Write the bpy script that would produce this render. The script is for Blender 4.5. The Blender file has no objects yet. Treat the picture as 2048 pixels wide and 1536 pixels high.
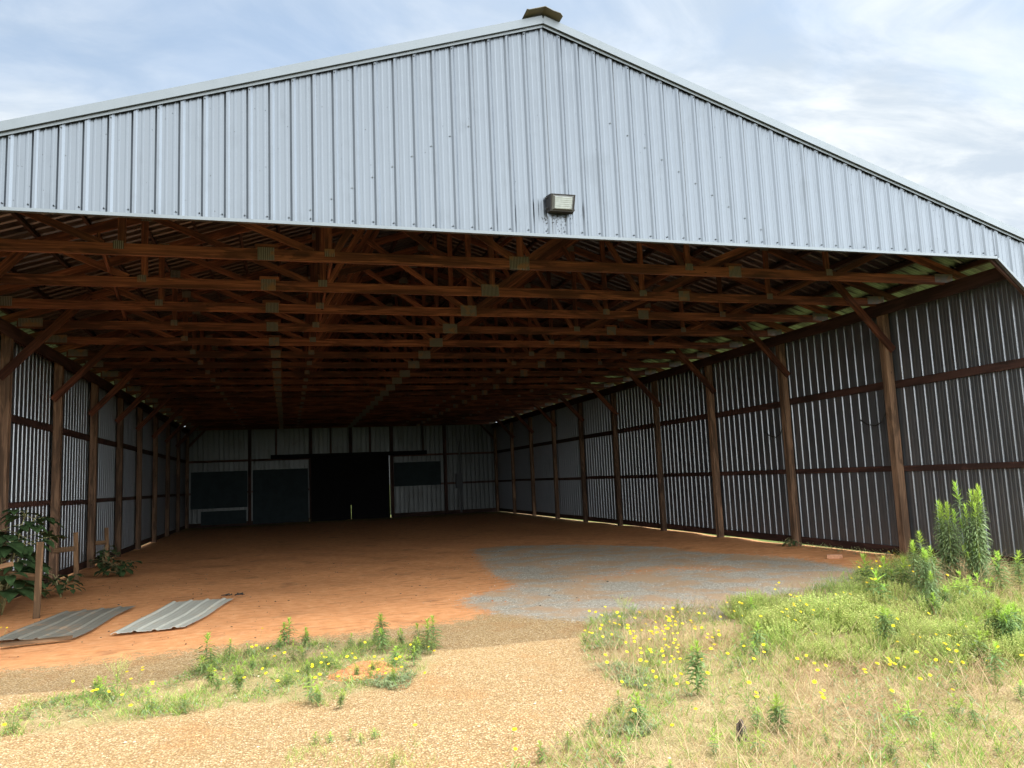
import bpy, math, random
import numpy as np
from mathutils import Vector, Matrix
rnd = random.Random(7)
rad = math.radians
sc = bpy.context.scene
COL = sc.collection

# ------------------------------------------------------------------ camera
cam = bpy.data.cameras.new("camera")
cam.sensor_width = 36.0
cam.lens = 27.297
cam.clip_start = 0.05
cam.clip_end = 3000
cob = bpy.data.objects.new("camera", cam)
COL.objects.link(cob)
cob.matrix_world = Matrix(((0.960078, 0.006786, -0.279649, -3.0836),
                           (-0.276558, -0.127123, -0.952552, -8.5258),
                           (-0.042014, 0.991864, -0.120171, 1.6721),
                           (0, 0, 0, 1)))
sc.camera = cob

# ------------------------------------------------------------------ exposure / render
sc.view_settings.view_transform = 'Standard'
sc.view_settings.look = 'None'
sc.view_settings.gamma = 1.0
sc.view_settings.use_curve_mapping = False
sc.view_settings.exposure = 0.70
sc.cycles.max_bounces = 10
sc.cycles.diffuse_bounces = 5
sc.cycles.glossy_bounces = 5
sc.cycles.transmission_bounces = 4
sc.cycles.sample_clamp_indirect = 6

# ------------------------------------------------------------------ sun + sky
SUN = Vector((0.40, 0.085, 1.0)).normalized()
SUN_EL = math.asin(SUN.z)
SUN_ROT = math.atan2(SUN.x, SUN.y)
sl = bpy.data.lights.new("sun", 'SUN')
sl.energy = 2.0
sl.angle = rad(0.55)
sl.color = (1.0, 0.95, 0.86)
so = bpy.data.objects.new("sun", sl)
COL.objects.link(so)
so.location = (20, 5, 40)
so.rotation_euler = SUN.to_track_quat('Z', 'Y').to_euler()

def nd(nt, t, **kw):
    n = nt.nodes.new(t)
    for k, v in kw.items():
        setattr(n, k, v)
    return n

def math_n(nt, op, a, b=None, clamp=False):
    n = nd(nt, 'ShaderNodeMath', operation=op)
    n.use_clamp = clamp
    for i, s in enumerate((a, b)):
        if s is None:
            continue
        if isinstance(s, (int, float)):
            n.inputs[i].default_value = s
        else:
            nt.links.new(s, n.inputs[i])
    return n.outputs[0]

def maprange(nt, v, a, b, c=0.0, d=1.0, smooth=True):
    n = nd(nt, 'ShaderNodeMapRange')
    n.interpolation_type = 'SMOOTHSTEP' if smooth else 'LINEAR'
    nt.links.new(v, n.inputs[0])
    for i, x in enumerate((a, b, c, d)):
        n.inputs[i + 1].default_value = x
    return n.outputs[0]

def mixc(nt, f, a, b):
    n = nd(nt, 'ShaderNodeMix', data_type='RGBA')
    if isinstance(f, (int, float)):
        n.inputs[0].default_value = f
    else:
        nt.links.new(f, n.inputs[0])
    for i, s in ((6, a), (7, b)):
        if isinstance(s, (tuple, list)):
            n.inputs[i].default_value = (*s[:3], 1)
        else:
            nt.links.new(s, n.inputs[i])
    return n.outputs[2]

def ramp(nt, v, stops):
    n = nd(nt, 'ShaderNodeValToRGB')
    el = n.color_ramp.elements
    while len(el) < len(stops):
        el.new(0.5)
    for e, (p, c) in zip(el, stops):
        e.position = p
        e.color = (*c, 1)
    nt.links.new(v, n.inputs[0])
    return n.outputs[0]

def noise(nt, vec, scale, detail=4, rough=0.55, dist=0.0):
    n = nd(nt, 'ShaderNodeTexNoise')
    n.inputs['Scale'].default_value = scale
    n.inputs['Detail'].default_value = detail
    n.inputs['Roughness'].default_value = rough
    n.inputs['Distortion'].default_value = dist
    if vec is not None:
        nt.links.new(vec, n.inputs['Vector'])
    return n.outputs[0]

def vmath(nt, op, a, b):
    n = nd(nt, 'ShaderNodeVectorMath', operation=op)
    nt.links.new(a, n.inputs[0])
    if isinstance(b, (tuple, list)):
        n.inputs[1].default_value = b
    else:
        nt.links.new(b, n.inputs[1])
    return n.outputs[0]

world = bpy.data.worlds.new("World")
sc.world = world
world.use_nodes = True
wn = world.node_tree
wn.nodes.clear()
sky = nd(wn, 'ShaderNodeTexSky')
sky.sky_type = 'NISHITA'
sky.sun_disc = False
sky.sun_elevation = SUN_EL
sky.sun_rotation = SUN_ROT
sky.air_density = 1.0
sky.dust_density = 1.5
sky.ozone_density = 1.2
skyc = vmath(wn, 'MULTIPLY', sky.outputs[0], (0.105, 0.12, 0.12))
tc = nd(wn, 'ShaderNodeTexCoord')
sp = nd(wn, 'ShaderNodeSeparateXYZ')
wn.links.new(tc.outputs['Generated'], sp.inputs[0])
zz = math_n(wn, 'MAXIMUM', sp.outputs[2], 0.03)
zz = math_n(wn, 'ADD', zz, 0.12)
cx = math_n(wn, 'DIVIDE', sp.outputs[0], zz)
cy = math_n(wn, 'DIVIDE', sp.outputs[1], zz)
cb = nd(wn, 'ShaderNodeCombineXYZ')
wn.links.new(cx, cb.inputs[0])
wn.links.new(cy, cb.inputs[1])
cb.inputs[2].default_value = 3.1
cv = vmath(wn, 'MULTIPLY', cb.outputs[0], (1.0, 1.45, 1.0))
n1 = noise(wn, cv, 1.15, 7, 0.52, 0.25)
n2 = noise(wn, cv, 0.5, 2, 0.5)
n3 = noise(wn, cv, 2.1, 9, 0.6, 0.6)
cov = math_n(wn, 'ADD', math_n(wn, 'MULTIPLY', n1, 0.65), math_n(wn, 'MULTIPLY', n2, 0.45))
cover = maprange(wn, cov, 0.40, 0.62)
cover = math_n(wn, 'ADD', math_n(wn, 'MULTIPLY', cover, 0.58), 0.41)
shade = maprange(wn, n3, 0.36, 0.68)
cloudc = mixc(wn, shade, (0.42, 0.48, 0.545), (0.635, 0.665, 0.68))
# unseen sky behind and right of the viewer, boosted to fill the shade
sky_boost = maprange(wn, math_n(wn, 'SUBTRACT', sp.outputs[1], math_n(wn, 'MULTIPLY', sp.outputs[0], 0.28)), 0.12, -0.50, 1.0, 6.8)
warm = maprange(wn, sp.outputs[1], 0.2, -0.4)
side = maprange(wn, sp.outputs[0], 0.1, 0.95, 0.9, 1.85)
sky_boost = math_n(wn, 'MULTIPLY', sky_boost, math_n(wn, 'ADD', 1.0, math_n(wn, 'MULTIPLY', math_n(wn, 'SUBTRACT', side, 1.0), maprange(wn, sp.outputs[1], 0.15, -0.3))))
cbk = nd(wn, 'ShaderNodeVectorMath', operation='SCALE')
wn.links.new(mixc(wn, warm, cloudc, vmath(wn, 'MULTIPLY', cloudc, (1.07, 1.0, 0.90))), cbk.inputs[0])
wn.links.new(sky_boost, cbk.inputs[3])
mixed = mixc(wn, cover, skyc, cbk.outputs[0])
bg = nd(wn, 'ShaderNodeBackground')
wn.links.new(mixed, bg.inputs[0])
bg.inputs[1].default_value = 1.0
wo = nd(wn, 'ShaderNodeOutputWorld')
wn.links.new(bg.outputs[0], wo.inputs[0])

# ------------------------------------------------------------------ measured positions (metres)
HW = {"lone_left":[[-3.826,-0.583,0.331]],"small_left":[[-3.773,-0.444,0.182]],"pale_left":[[-3.645,0.031,0.18]],"short_mid":[[-3.459,0.009,0.127]],"pair_mid":[[-3.121,0.378,0.218],[-3.075,0.355,0.257]],"low_mid":[[-2.92,0.14,0.162]],"single_mid":[[-2.482,-0.291,0.151]],"tall_strip":[[-2.176,-0.448,0.346]],"front_strip":[[-2.185,-0.612,0.219]],"bushy_strip":[[-1.968,-0.429,0.185]],"end_strip":[[-1.821,-0.58,0.242],[-1.778,-0.795,0.301],[-1.662,-0.537,0.293]],"tiny_strip":[[-1.996,-0.981,0.077],[-2.391,-0.601,0.075]],"bright_low":[[-3.393,-0.794,0.142],[-3.483,-1.423,0.214]],"gravel_tuft":[[-2.859,-2.113,0.137],[-2.71,-2.252,0.133],[-2.924,-1.585,0.109]],"edge_bottom":[[-2.485,-3.668,0.06]],"gravel_sprig":[[-2.919,-3.018,0.066],[-2.692,-3.042,0.06],[-2.534,-3.09,0.06],[-2.821,-3.029,0.06],[-2.639,-3.17,0.061]],"tall_right":[[-0.135,-3.067,0.384]],"gravel_edge":[[-0.846,-3.246,0.142],[-0.884,-3.597,0.215],[-0.805,-3.53,0.147],[-1.026,-3.455,0.097]],"edge_small":[[-1.228,-3.629,0.12],[-1.639,-3.93,0.112],[-1.452,-3.829,0.101]],"bright_pair":[[0.997,-2.138,0.249],[0.809,-2.237,0.18],[0.79,-2.413,0.158],[0.923,-2.378,0.112]],"gravel_far":[[2.174,-0.017,0.17]],"pale_mid":[[0.458,-2.576,0.084],[1.247,-3.12,0.091]],"low_right":[[-0.149,-3.867,0.13],[-0.092,-4.146,0.06]],"low_pair":[[-0.031,-3.92,0.182],[-0.029,-3.975,0.218]],"big_fg":[[1.963,-3.741,0.27]],"wall_pair":[[5.143,-0.964,0.511],[5.394,-0.986,0.498]],"right_clump":[[2.99,-2.894,0.413],[2.982,-2.752,0.303],[2.895,-2.934,0.344],[2.956,-3.009,0.394],[2.845,-3.038,0.314],[3.008,-2.992,0.337],[3.096,-2.993,0.379]],"dark_edge":[[1.756,-4.126,0.128]],"fg_right":[[1.076,-4.401,0.125]],"fg_bottom":[[0.426,-4.722,0.132]],"fg_bottom2":[[-0.038,-4.525,0.072],[0.044,-4.294,0.098]],"fg_bottom3":[[0.779,-4.83,0.06]],"wall_mid":[[6.245,1.325,0.572],[6.058,1.314,0.421],[5.978,0.882,0.398],[5.202,0.189,0.195],[5.911,1.065,0.36]],"shade_row":[[5.24,1.399,0.278],[5.341,1.126,0.241],[5.482,1.028,0.241],[4.425,0.21,0.224]],"far_row":[[4.548,1.093,0.132],[4.055,0.447,0.085]],"post_left":[[8.09,2.725,0.939],[7.933,2.645,0.888],[8.039,2.558,0.905],[7.941,2.536,0.869],[8.075,2.529,0.774],[7.966,2.721,0.628]],"post_tall":[[8.091,2.215,1.26],[8.075,2.131,1.186],[8.0,2.19,0.874],[8.115,2.099,0.964],[8.093,2.02,0.631],[7.991,2.102,1.1],[7.981,2.014,0.889],[8.187,2.336,0.715]]}
FL = {"right":[[0.042,-0.467,0.214],[0.061,-0.604,0.222],[0.198,-0.544,0.256],[-0.151,-1.291,0.312],[-0.179,-1.351,0.231],[-0.275,-1.545,0.239],[-0.191,-0.917,0.109],[-0.173,-0.991,0.102],[-0.182,-1.092,0.114],[-0.306,-1.67,0.192],[-0.172,-1.568,0.181],[-0.217,-1.631,0.312],[0.201,-0.853,0.243],[-0.006,-1.386,0.302],[-0.222,-1.877,0.323],[-0.147,-1.593,0.285],[-0.168,-1.871,0.164],[-0.281,-2.136,0.146],[-0.034,-1.634,0.266],[-0.232,-2.078,0.331],[0.025,-1.542,0.185],[0.059,-1.475,0.15],[0.193,-1.252,0.123],[0.14,-1.418,0.28],[0.215,-1.367,0.319],[0.008,-1.662,0.146],[-0.028,-1.748,0.136],[0.042,-1.63,0.156],[0.251,-1.312,0.137],[-0.046,-1.905,0.108],[-0.145,-2.14,0.124],[-0.367,-2.593,0.179],[-0.19,-2.325,0.095],[0.082,-1.781,0.288],[0.172,-1.643,0.121],[-0.07,-2.156,0.149],[-0.092,-2.222,0.142],[0.326,-1.339,0.128],[0.173,-1.707,0.2],[0.324,-1.407,0.112],[0.339,-1.452,0.228],[0.196,-1.745,0.239],[0.05,-2.076,0.305],[0.348,-1.428,0.125],[0.316,-1.532,0.151],[0.287,-1.692,0.189],[0.804,-0.693,0.209],[0.37,-1.631,0.307],[0.532,-1.361,0.233],[0.494,-1.419,0.225],[0.549,-1.351,0.206],[0.367,-1.762,0.325],[0.33,-1.88,0.303],[0.506,-1.544,0.203],[0.128,-2.191,0.335],[0.274,-1.782,0.257],[0.142,-2.06,0.287],[0.272,-1.842,0.241],[0.423,-1.464,0.111],[0.253,-1.796,0.139],[0.52,-1.446,0.105],[0.503,-1.58,0.132],[0.203,-2.101,0.196],[0.279,-1.919,0.126],[0.254,-1.82,0.091],[0.23,-1.916,0.095],[0.123,-1.997,0.109],[-0.062,-2.373,0.176],[-0.039,-2.345,0.13],[0.03,-2.358,0.122],[-0.087,-2.444,0.101],[-0.217,-2.82,0.198],[-0.029,-2.515,0.137],[0.07,-2.431,0.113],[0.341,-1.889,0.097],[0.275,-1.98,0.096],[0.18,-2.182,0.109],[0.928,-0.891,0.221],[0.674,-1.277,0.269],[0.552,-1.415,0.34],[0.413,-1.858,0.274],[0.595,-1.681,0.257],[0.525,-1.827,0.267],[0.485,-1.958,0.257],[0.43,-2.052,0.259],[0.668,-1.717,0.325],[0.853,-1.487,0.27],[0.568,-1.931,0.236],[0.768,-1.676,0.117],[0.688,-1.8,0.113],[0.732,-1.822,0.115],[0.661,-2.07,0.186],[0.967,-1.54,0.106],[0.636,-2.017,0.096],[0.304,-2.537,0.192],[0.422,-2.598,0.152],[0.937,-1.64,0.256],[1.309,-1.157,0.292],[1.065,-1.688,0.304],[1.681,-0.794,0.213],[1.308,-1.443,0.322],[0.913,-2.068,0.329],[1.025,-1.34,0.292],[0.074,-2.787,0.178],[-0.078,-2.991,0.161],[-0.101,-3.181,0.18],[-0.228,-3.005,0.148],[-0.328,-3.101,0.162],[-0.338,-3.308,0.165],[-0.339,-3.142,0.12],[-0.513,-3.164,0.192],[-0.462,-3.014,0.195],[-0.525,-2.999,0.098],[-0.796,-3.196,0.197],[-0.575,-2.368,0.196],[-0.612,-2.484,0.164],[-0.475,-3.658,0.095],[-0.992,-3.825,0.189],[-0.786,-3.923,0.104],[-0.015,-3.591,0.197],[-0.045,-3.718,0.163],[0.039,-3.588,0.097],[0.823,-2.511,0.108],[0.488,-2.877,0.16],[0.687,-2.423,0.153],[0.811,-2.529,0.172],[2.835,0.137,0.231],[2.291,-0.599,0.329],[2.113,-0.834,0.323],[2.065,-1.176,0.313],[1.72,-1.71,0.323],[1.655,-1.807,0.323],[1.579,-1.792,0.294],[1.343,-2.058,0.325],[1.249,-1.847,0.266],[1.662,-1.678,0.204],[1.342,-2.247,0.283],[0.824,-2.971,0.144],[2.162,-1.041,0.285],[2.231,-0.998,0.251],[2.198,-1.1,0.273],[2.079,-1.335,0.317],[2.287,-1.023,0.212],[1.938,-1.397,0.253],[2.074,-1.426,0.244],[1.675,-1.655,0.268],[1.881,-1.588,0.213],[1.781,-1.926,0.287],[1.669,-2.062,0.272],[1.804,-2.113,0.32],[2.426,-1.411,0.209],[2.812,-0.949,0.227],[2.589,-1.361,0.317],[2.588,-1.467,0.312],[1.884,-2.654,0.322],[1.652,-2.11,0.109],[2.116,-2.312,0.106],[2.012,-2.699,0.247],[1.966,-2.807,0.327],[2.881,-2.195,0.201],[2.317,-2.584,0.124],[2.193,-2.799,0.15],[2.416,-2.748,0.144],[2.387,-2.922,0.169],[2.56,-2.823,0.143],[2.08,-2.654,0.098],[2.304,-2.923,0.117],[2.06,-3.206,0.183],[2.306,-3.087,0.129],[1.961,-3.334,0.174],[1.891,-3.484,0.198],[1.737,-3.24,0.159],[0.899,-2.984,0.164],[0.794,-3.011,0.157],[0.903,-3.074,0.124],[0.758,-3.403,0.19],[0.743,-3.322,0.141],[0.401,-3.743,0.19],[0.474,-3.735,0.124],[0.273,-3.979,0.185],[0.243,-4.037,0.177],[1.217,-3.402,0.157],[1.453,-3.248,0.139],[1.626,-3.152,0.105],[1.291,-3.458,0.175],[1.403,-3.371,0.13],[1.259,-3.487,0.163],[1.465,-3.398,0.105],[1.171,-3.311,0.099],[1.103,-3.404,0.106],[1.6,-3.577,0.179],[1.863,-3.446,0.11],[1.676,-3.75,0.189],[2.052,-3.604,0.131],[1.181,-3.859,0.153],[1.38,-3.74,0.129],[0.783,-4.035,0.158],[1.31,-4.004,0.1],[2.163,-3.33,0.331],[2.5,-3.508,0.11],[2.399,-3.387,0.162],[-1.736,-3.671,0.126],[-1.828,-4.003,0.123]],"wall":[[4.98,1.277,0.254],[4.79,1.079,0.253],[3.636,-0.36,0.411],[4.319,0.129,0.391],[4.352,0.053,0.386],[4.776,0.527,0.387],[5.098,0.774,0.412],[5.885,1.563,0.277],[3.991,-0.165,0.349],[4.904,0.582,0.334],[4.551,-0.183,0.348],[4.376,-0.425,0.409],[4.003,-0.829,0.379],[3.866,-1.47,0.415],[5.377,-0.557,0.27],[5.479,0.11,0.361],[3.284,-0.974,0.365],[3.205,-1.101,0.377],[3.369,-0.943,0.355],[3.026,-0.965,0.391],[3.349,-0.819,0.301],[3.895,-0.422,0.408]],"left":[[-3.357,0.962,0.107],[-3.424,-0.163,0.124],[-3.38,-0.262,0.151],[-3.271,-0.358,0.133],[-3.796,-0.193,0.098],[-3.701,-0.921,0.091],[-3.602,-1.321,0.099],[-3.432,-1.471,0.126],[-3.29,-1.376,0.16],[-3.258,-1.518,0.151],[-3.165,-1.629,0.106],[-3.203,-0.628,0.106],[-3.112,-0.712,0.144],[-3.003,-1.31,0.096],[-2.778,-0.728,0.107],[-2.756,-0.728,0.071],[-2.727,-0.831,0.087],[-2.8,-1.178,0.119],[-2.879,-1.285,0.132],[-2.881,-1.33,0.125],[-2.736,-1.188,0.103],[-2.835,-1.788,0.156],[-2.871,-1.745,0.126],[-2.679,-1.612,0.084],[-2.491,-0.717,0.076],[-2.577,-1.231,0.158],[-2.513,-1.326,0.159],[-2.365,-0.65,0.153],[-2.332,-1.19,0.124],[-2.262,-1.192,0.098],[-2.388,-1.325,0.078],[-2.341,-1.558,0.093],[-2.295,-1.705,0.09],[-2.178,-1.507,0.154],[-2.136,-1.43,0.15],[-1.961,-0.912,0.14],[-2.134,-1.511,0.083],[-1.782,-0.857,0.091],[-1.765,-1.072,0.097],[-2.031,-2.122,0.155],[-2.281,-3.188,0.085],[-4.952,-2.195,0.141],[-4.578,-1.403,0.131],[-4.567,-1.312,0.119],[-4.421,-1.605,0.156],[-4.35,-1.473,0.094],[-4.206,-1.945,0.117],[-4.188,-1.08,0.084],[-4.179,-1.138,0.079],[-4.377,-0.37,0.073],[-4.341,-0.612,0.098],[-4.482,-0.537,0.081],[-4.398,-0.829,0.076],[-4.788,-1.101,0.159]],"corner":[[-6.373,2.584,0.12],[-6.496,2.785,0.1]]}
BU = [["a",1.583,-1.639,0.601,0.334],["a",2.129,-1.21,0.53,0.308],["b",2.15,-1.583,0.684,0.393],["b",2.476,-1.555,0.643,0.389],["b",2.534,-0.837,0.56,0.282],["c",2.587,-1.988,0.568,0.26],["c",2.68,-2.145,0.508,0.242],["d",2.562,-2.762,0.478,0.298],["d",2.694,-2.874,0.478,0.303],["e",1.278,-2.637,0.436,0.205],["e",1.495,-2.745,0.438,0.183],["f",1.638,-1.304,0.396,0.239],["e",1.729,-3.053,0.433,0.165],["c",1.972,-2.459,0.468,0.195]]
SP = [["left",-4.463,-1.063,0.34],["gravel",0.577,-0.18,0.303],["sparse",-5.047,-1.523,0.116],["bottom",-2.872,-3.452,0.115]]
PO = {"grey":[[-0.861,2.394],[-0.647,1.522],[-0.485,0.973],[-0.34,0.585],[0.078,0.276],[0.197,-0.07],[0.756,-0.448],[1.923,-0.594],[3.502,-0.131],[4.803,0.86],[5.655,1.904],[5.723,2.502],[5.959,3.825],[5.754,4.312],[5.246,5.424],[4.923,7.318],[4.363,8.774],[3.128,9.911],[2.107,10.85],[1.179,9.999],[0.691,6.893],[0.39,4.958],[0.477,4.272],[0.242,3.329],[0.03,2.802],[-0.549,2.721]],"tongue":[[3.959,4.099],[4.449,3.914],[4.525,2.97],[4.331,2.179],[4.073,2.435],[3.733,2.903],[3.406,3.457],[1.708,3.284],[0.789,2.606],[0.598,2.971],[1.409,3.853],[2.629,4.365]],"clayfront":[[-5.82,0.56],[-5.22,0.49],[-4.818,0.477],[-4.55,0.715],[-4.117,0.704],[-3.636,0.759],[-2.995,0.683],[-2.232,0.835],[-1.3,0.871],[-0.711,1.265]],"veg":[[0.073,-0.232],[-0.356,-1.26],[-0.572,-2.11],[-0.578,-2.547],[-0.522,-2.887],[-0.788,-3.116],[-1.219,-3.526],[-1.536,-3.746],[-1.919,-3.981],[-0.382,-5.021],[1.479,-5.517],[9.876,-0.388],[8.708,1.346],[8.39,2.374],[7.287,2.663],[6.127,2.455],[4.532,1.042],[3.469,0.613],[2.421,0.172],[1.742,0.198],[1.019,0.222],[0.288,0.157]],"vegmid":[[2.183,0.019],[3.469,0.613],[4.532,1.042],[6.127,2.455],[7.287,2.663],[8.708,1.346],[9.447,0.336],[3.439,-3.807],[1.782,-3.259],[0.977,-2.775],[0.948,-1.931]],"strip":[[-5.255,-1.496],[-5.106,-1.067],[-4.628,-0.885],[-4.119,-0.862],[-3.926,-0.369],[-3.75,0.231],[-3.163,0.455],[-2.449,0.138],[-1.618,-0.298],[-1.778,-1.218],[-2.191,-1.814],[-2.6,-1.836],[-2.672,-2.297],[-2.993,-1.919],[-3.452,-1.707],[-3.733,-1.87],[-4.25,-1.907],[-4.719,-2.009],[-5.106,-1.967]],"lower":[[-3.041,-2.89],[-2.493,-3.021],[-2.201,-3.459],[-2.242,-3.846],[-3.132,-3.472]],"mound":[[-2.703,-1.264],[-2.583,-1.028],[-2.429,-0.808],[-2.247,-0.855],[-2.169,-1.231],[-2.247,-1.428],[-2.433,-1.338],[-2.613,-1.455]],"heap":[[4.605,-0.586],[6.153,0.895],[7.818,2.239],[8.048,2.056],[6.701,0.508],[5.299,-0.789],[4.361,-1.536],[4.126,-1.398]],"cover1":[[-0.076,-0.611],[0.293,-0.809],[0.027,-1.457],[-0.292,-1.293]],"cover2":[[-0.527,-1.94],[-0.276,-1.963],[-0.157,-2.313],[-0.424,-2.857],[-0.537,-2.648]],"cover3":[[-0.731,-3.632],[-0.955,-3.8],[-1.156,-3.712],[-0.874,-3.394]],"cover4":[[-2.569,-1.422],[-2.226,-1.438],[-2.017,-1.501],[-2.121,-1.898],[-2.257,-1.997],[-2.499,-1.598]],"grasstuft":[[3.851,-1.237]]}

# ------------------------------------------------------------------ materials
def new_mat(name):
    m = bpy.data.materials.new(name)
    m.use_nodes = True
    nt = m.node_tree
    nt.nodes.clear()
    out = nd(nt, 'ShaderNodeOutputMaterial')
    p = nd(nt, 'ShaderNodeBsdfPrincipled')
    nt.links.new(p.outputs[0], out.inputs[0])
    return m, nt, p, out

def bump(nt, p, h, strength=0.3, dist=0.01):
    b = nd(nt, 'ShaderNodeBump')
    b.inputs['Strength'].default_value = strength
    b.inputs['Distance'].default_value = dist
    nt.links.new(h, b.inputs['Height'])
    nt.links.new(b.outputs[0], p.inputs['Normal'])

def wood(name, dark, mid, light, rough=0.8, grey=None):
    m, nt, p, o = new_mat(name)
    uv = nd(nt, 'ShaderNodeUVMap').outputs[0]
    oi = nd(nt, 'ShaderNodeObjectInfo')
    v = vmath(nt, 'MULTIPLY', uv, (1.3, 38.0, 1.0))
    rv = nd(nt, 'ShaderNodeCombineXYZ')
    nt.links.new(math_n(nt, 'MULTIPLY', oi.outputs['Random'], 57.0), rv.inputs[0])
    nt.links.new(math_n(nt, 'MULTIPLY', oi.outputs['Random'], 31.0), rv.inputs[2])
    v = vmath(nt, 'ADD', v, rv.outputs[0])
    g = noise(nt, v, 1.0, 5, 0.6, 0.9)
    v2 = vmath(nt, 'ADD', vmath(nt, 'MULTIPLY', uv, (1.1, 7.0, 1.0)), rv.outputs[0])
    st = noise(nt, v2, 1.0, 4, 0.6, 0.6)
    c = ramp(nt, g, [(0.25, dark), (0.5, mid), (0.75, light)])
    # darker weathered streaks
    sf = maprange(nt, st, 0.45, 0.57)
    c = mixc(nt, math_n(nt, 'MULTIPLY', sf, 0.62), c, tuple(x * 0.38 for x in dark))
    # knots
    vo = nd(nt, 'ShaderNodeTexVoronoi')
    vo.inputs['Scale'].default_value = 1.0
    nt.links.new(vmath(nt, 'ADD', vmath(nt, 'MULTIPLY', uv, (2.1, 5.5, 1.0)), rv.outputs[0]), vo.inputs['Vector'])
    kf = maprange(nt, vo.outputs['Distance'], 0.07, 0.03)
    c = mixc(nt, kf, c, tuple(x * 0.2 for x in dark))
    hs = nd(nt, 'ShaderNodeHueSaturation')
    nt.links.new(c, hs.inputs['Color'])
    nt.links.new(maprange(nt, oi.outputs['Random'], 0, 1, 0.6, 1.3, False), hs.inputs['Value'])
    nt.links.new(hs.outputs[0], p.inputs['Base Color'])
    p.inputs['Roughness'].default_value = rough
    p.inputs['Specular IOR Level'].default_value = 0.25
    bump(nt, p, g, 0.35, 0.004)
    return m

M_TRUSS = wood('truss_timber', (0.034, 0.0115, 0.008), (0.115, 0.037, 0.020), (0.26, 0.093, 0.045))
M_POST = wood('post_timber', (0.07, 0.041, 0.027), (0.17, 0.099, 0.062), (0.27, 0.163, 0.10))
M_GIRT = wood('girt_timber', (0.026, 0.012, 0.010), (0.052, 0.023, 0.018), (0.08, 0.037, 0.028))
M_STAKE = wood('stake_timber', (0.14, 0.08, 0.04), (0.28, 0.16, 0.085), (0.35, 0.21, 0.115))

def metal(name, base, rough, rvar=0.12, dirt=None, streak=0.0, metallic=1.0, wave=0.0):
    m, nt, p, o = new_mat(name)
    t = nd(nt, 'ShaderNodeTexCoord').outputs['Object']
    nb = noise(nt, t, 2.3, 5, 0.6, 0.4)
    ns = noise(nt, vmath(nt, 'MULTIPLY', t, (9.0, 9.0, 0.7)), 1.0, 4, 0.6)
    ns2 = noise(nt, t, 60.0, 2, 0.5)
    f = math_n(nt, 'ADD', math_n(nt, 'MULTIPLY', nb, 0.6), math_n(nt, 'MULTIPLY', ns, 0.4))
    c = mixc(nt, maprange(nt, f, 0.38, 0.62), tuple(x * 0.9 for x in base), base)
    c = mixc(nt, math_n(nt, 'MULTIPLY', maprange(nt, ns2, 0.45, 0.7), 0.12), c, tuple(x * 0.75 for x in base))
    if dirt:
        d = maprange(nt, f, 0.50, 0.66)
        c = mixc(nt, math_n(nt, 'MULTIPLY', d, dirt[1]), c, dirt[0])
    nt.links.new(c, p.inputs['Base Color'])
    p.inputs['Metallic'].default_value = metallic
    nt.links.new(maprange(nt, f, 0.3, 0.7, rough - rvar, rough + rvar), p.inputs['Roughness'])
    if wave:
        w = noise(nt, vmath(nt, 'MULTIPLY', t, (3.0, 3.0, 1.2)), 1.0, 2, 0.5)
        bump(nt, p, w, wave, 0.02)
    return m

M_GABLE = metal('galvalume_gable', (0.112, 0.127, 0.148), 0.36, 0.06, dirt=((0.085, 0.095, 0.11), 0.3), wave=0.12)
M_WALL = metal('galvalume_wall', (0.225, 0.238, 0.268), 0.37, 0.04, dirt=((0.155, 0.15, 0.155), 0.2), metallic=0.85)
M_ROOF = metal('galvalume_roof', (0.125, 0.12, 0.122), 0.32, 0.06, dirt=((0.12, 0.09, 0.075), 0.35), metallic=1.0)
M_BACK = metal('back_sheet_shaded', (0.088, 0.095, 0.10), 0.42, 0.08, dirt=((0.06, 0.055, 0.05), 0.4), metallic=0.8)  # wall sheet colour darkened to carry the shade deep in the barn
M_TRIM = metal('trim_metal', (0.15, 0.168, 0.187), 0.48, 0.08, metallic=0.85)
M_CAP = metal('ridge_cap_metal', (0.15, 0.135, 0.11), 0.6, 0.1, metallic=0.3)
M_SHEET1 = metal('loose_sheet_pale', (0.50, 0.50, 0.45), 0.5, 0.1, dirt=((0.46, 0.30, 0.17), 0.6), metallic=0.15)
M_SHEET2 = metal('loose_sheet_dark', (0.22, 0.21, 0.18), 0.6, 0.1, dirt=((0.40, 0.25, 0.15), 0.8), metallic=0.1)
M_SCREW = metal('screw_metal', (0.10, 0.11, 0.12), 0.6, 0.05, metallic=0.6)
M_LAMPBODY = metal('lamp_bronze', (0.028, 0.025, 0.026), 0.5, 0.05, metallic=0.4)
M_SEAM = metal('seam_shadow_gap', (0.10, 0.105, 0.115), 0.6, 0.05, metallic=0.5)
M_CABLE = metal('black_rubber', (0.012, 0.012, 0.013), 0.6, 0.05, metallic=0.0)
M_DARKBOX = metal('grey_box', (0.05, 0.055, 0.065), 0.6, 0.05, metallic=0.1)

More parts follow.
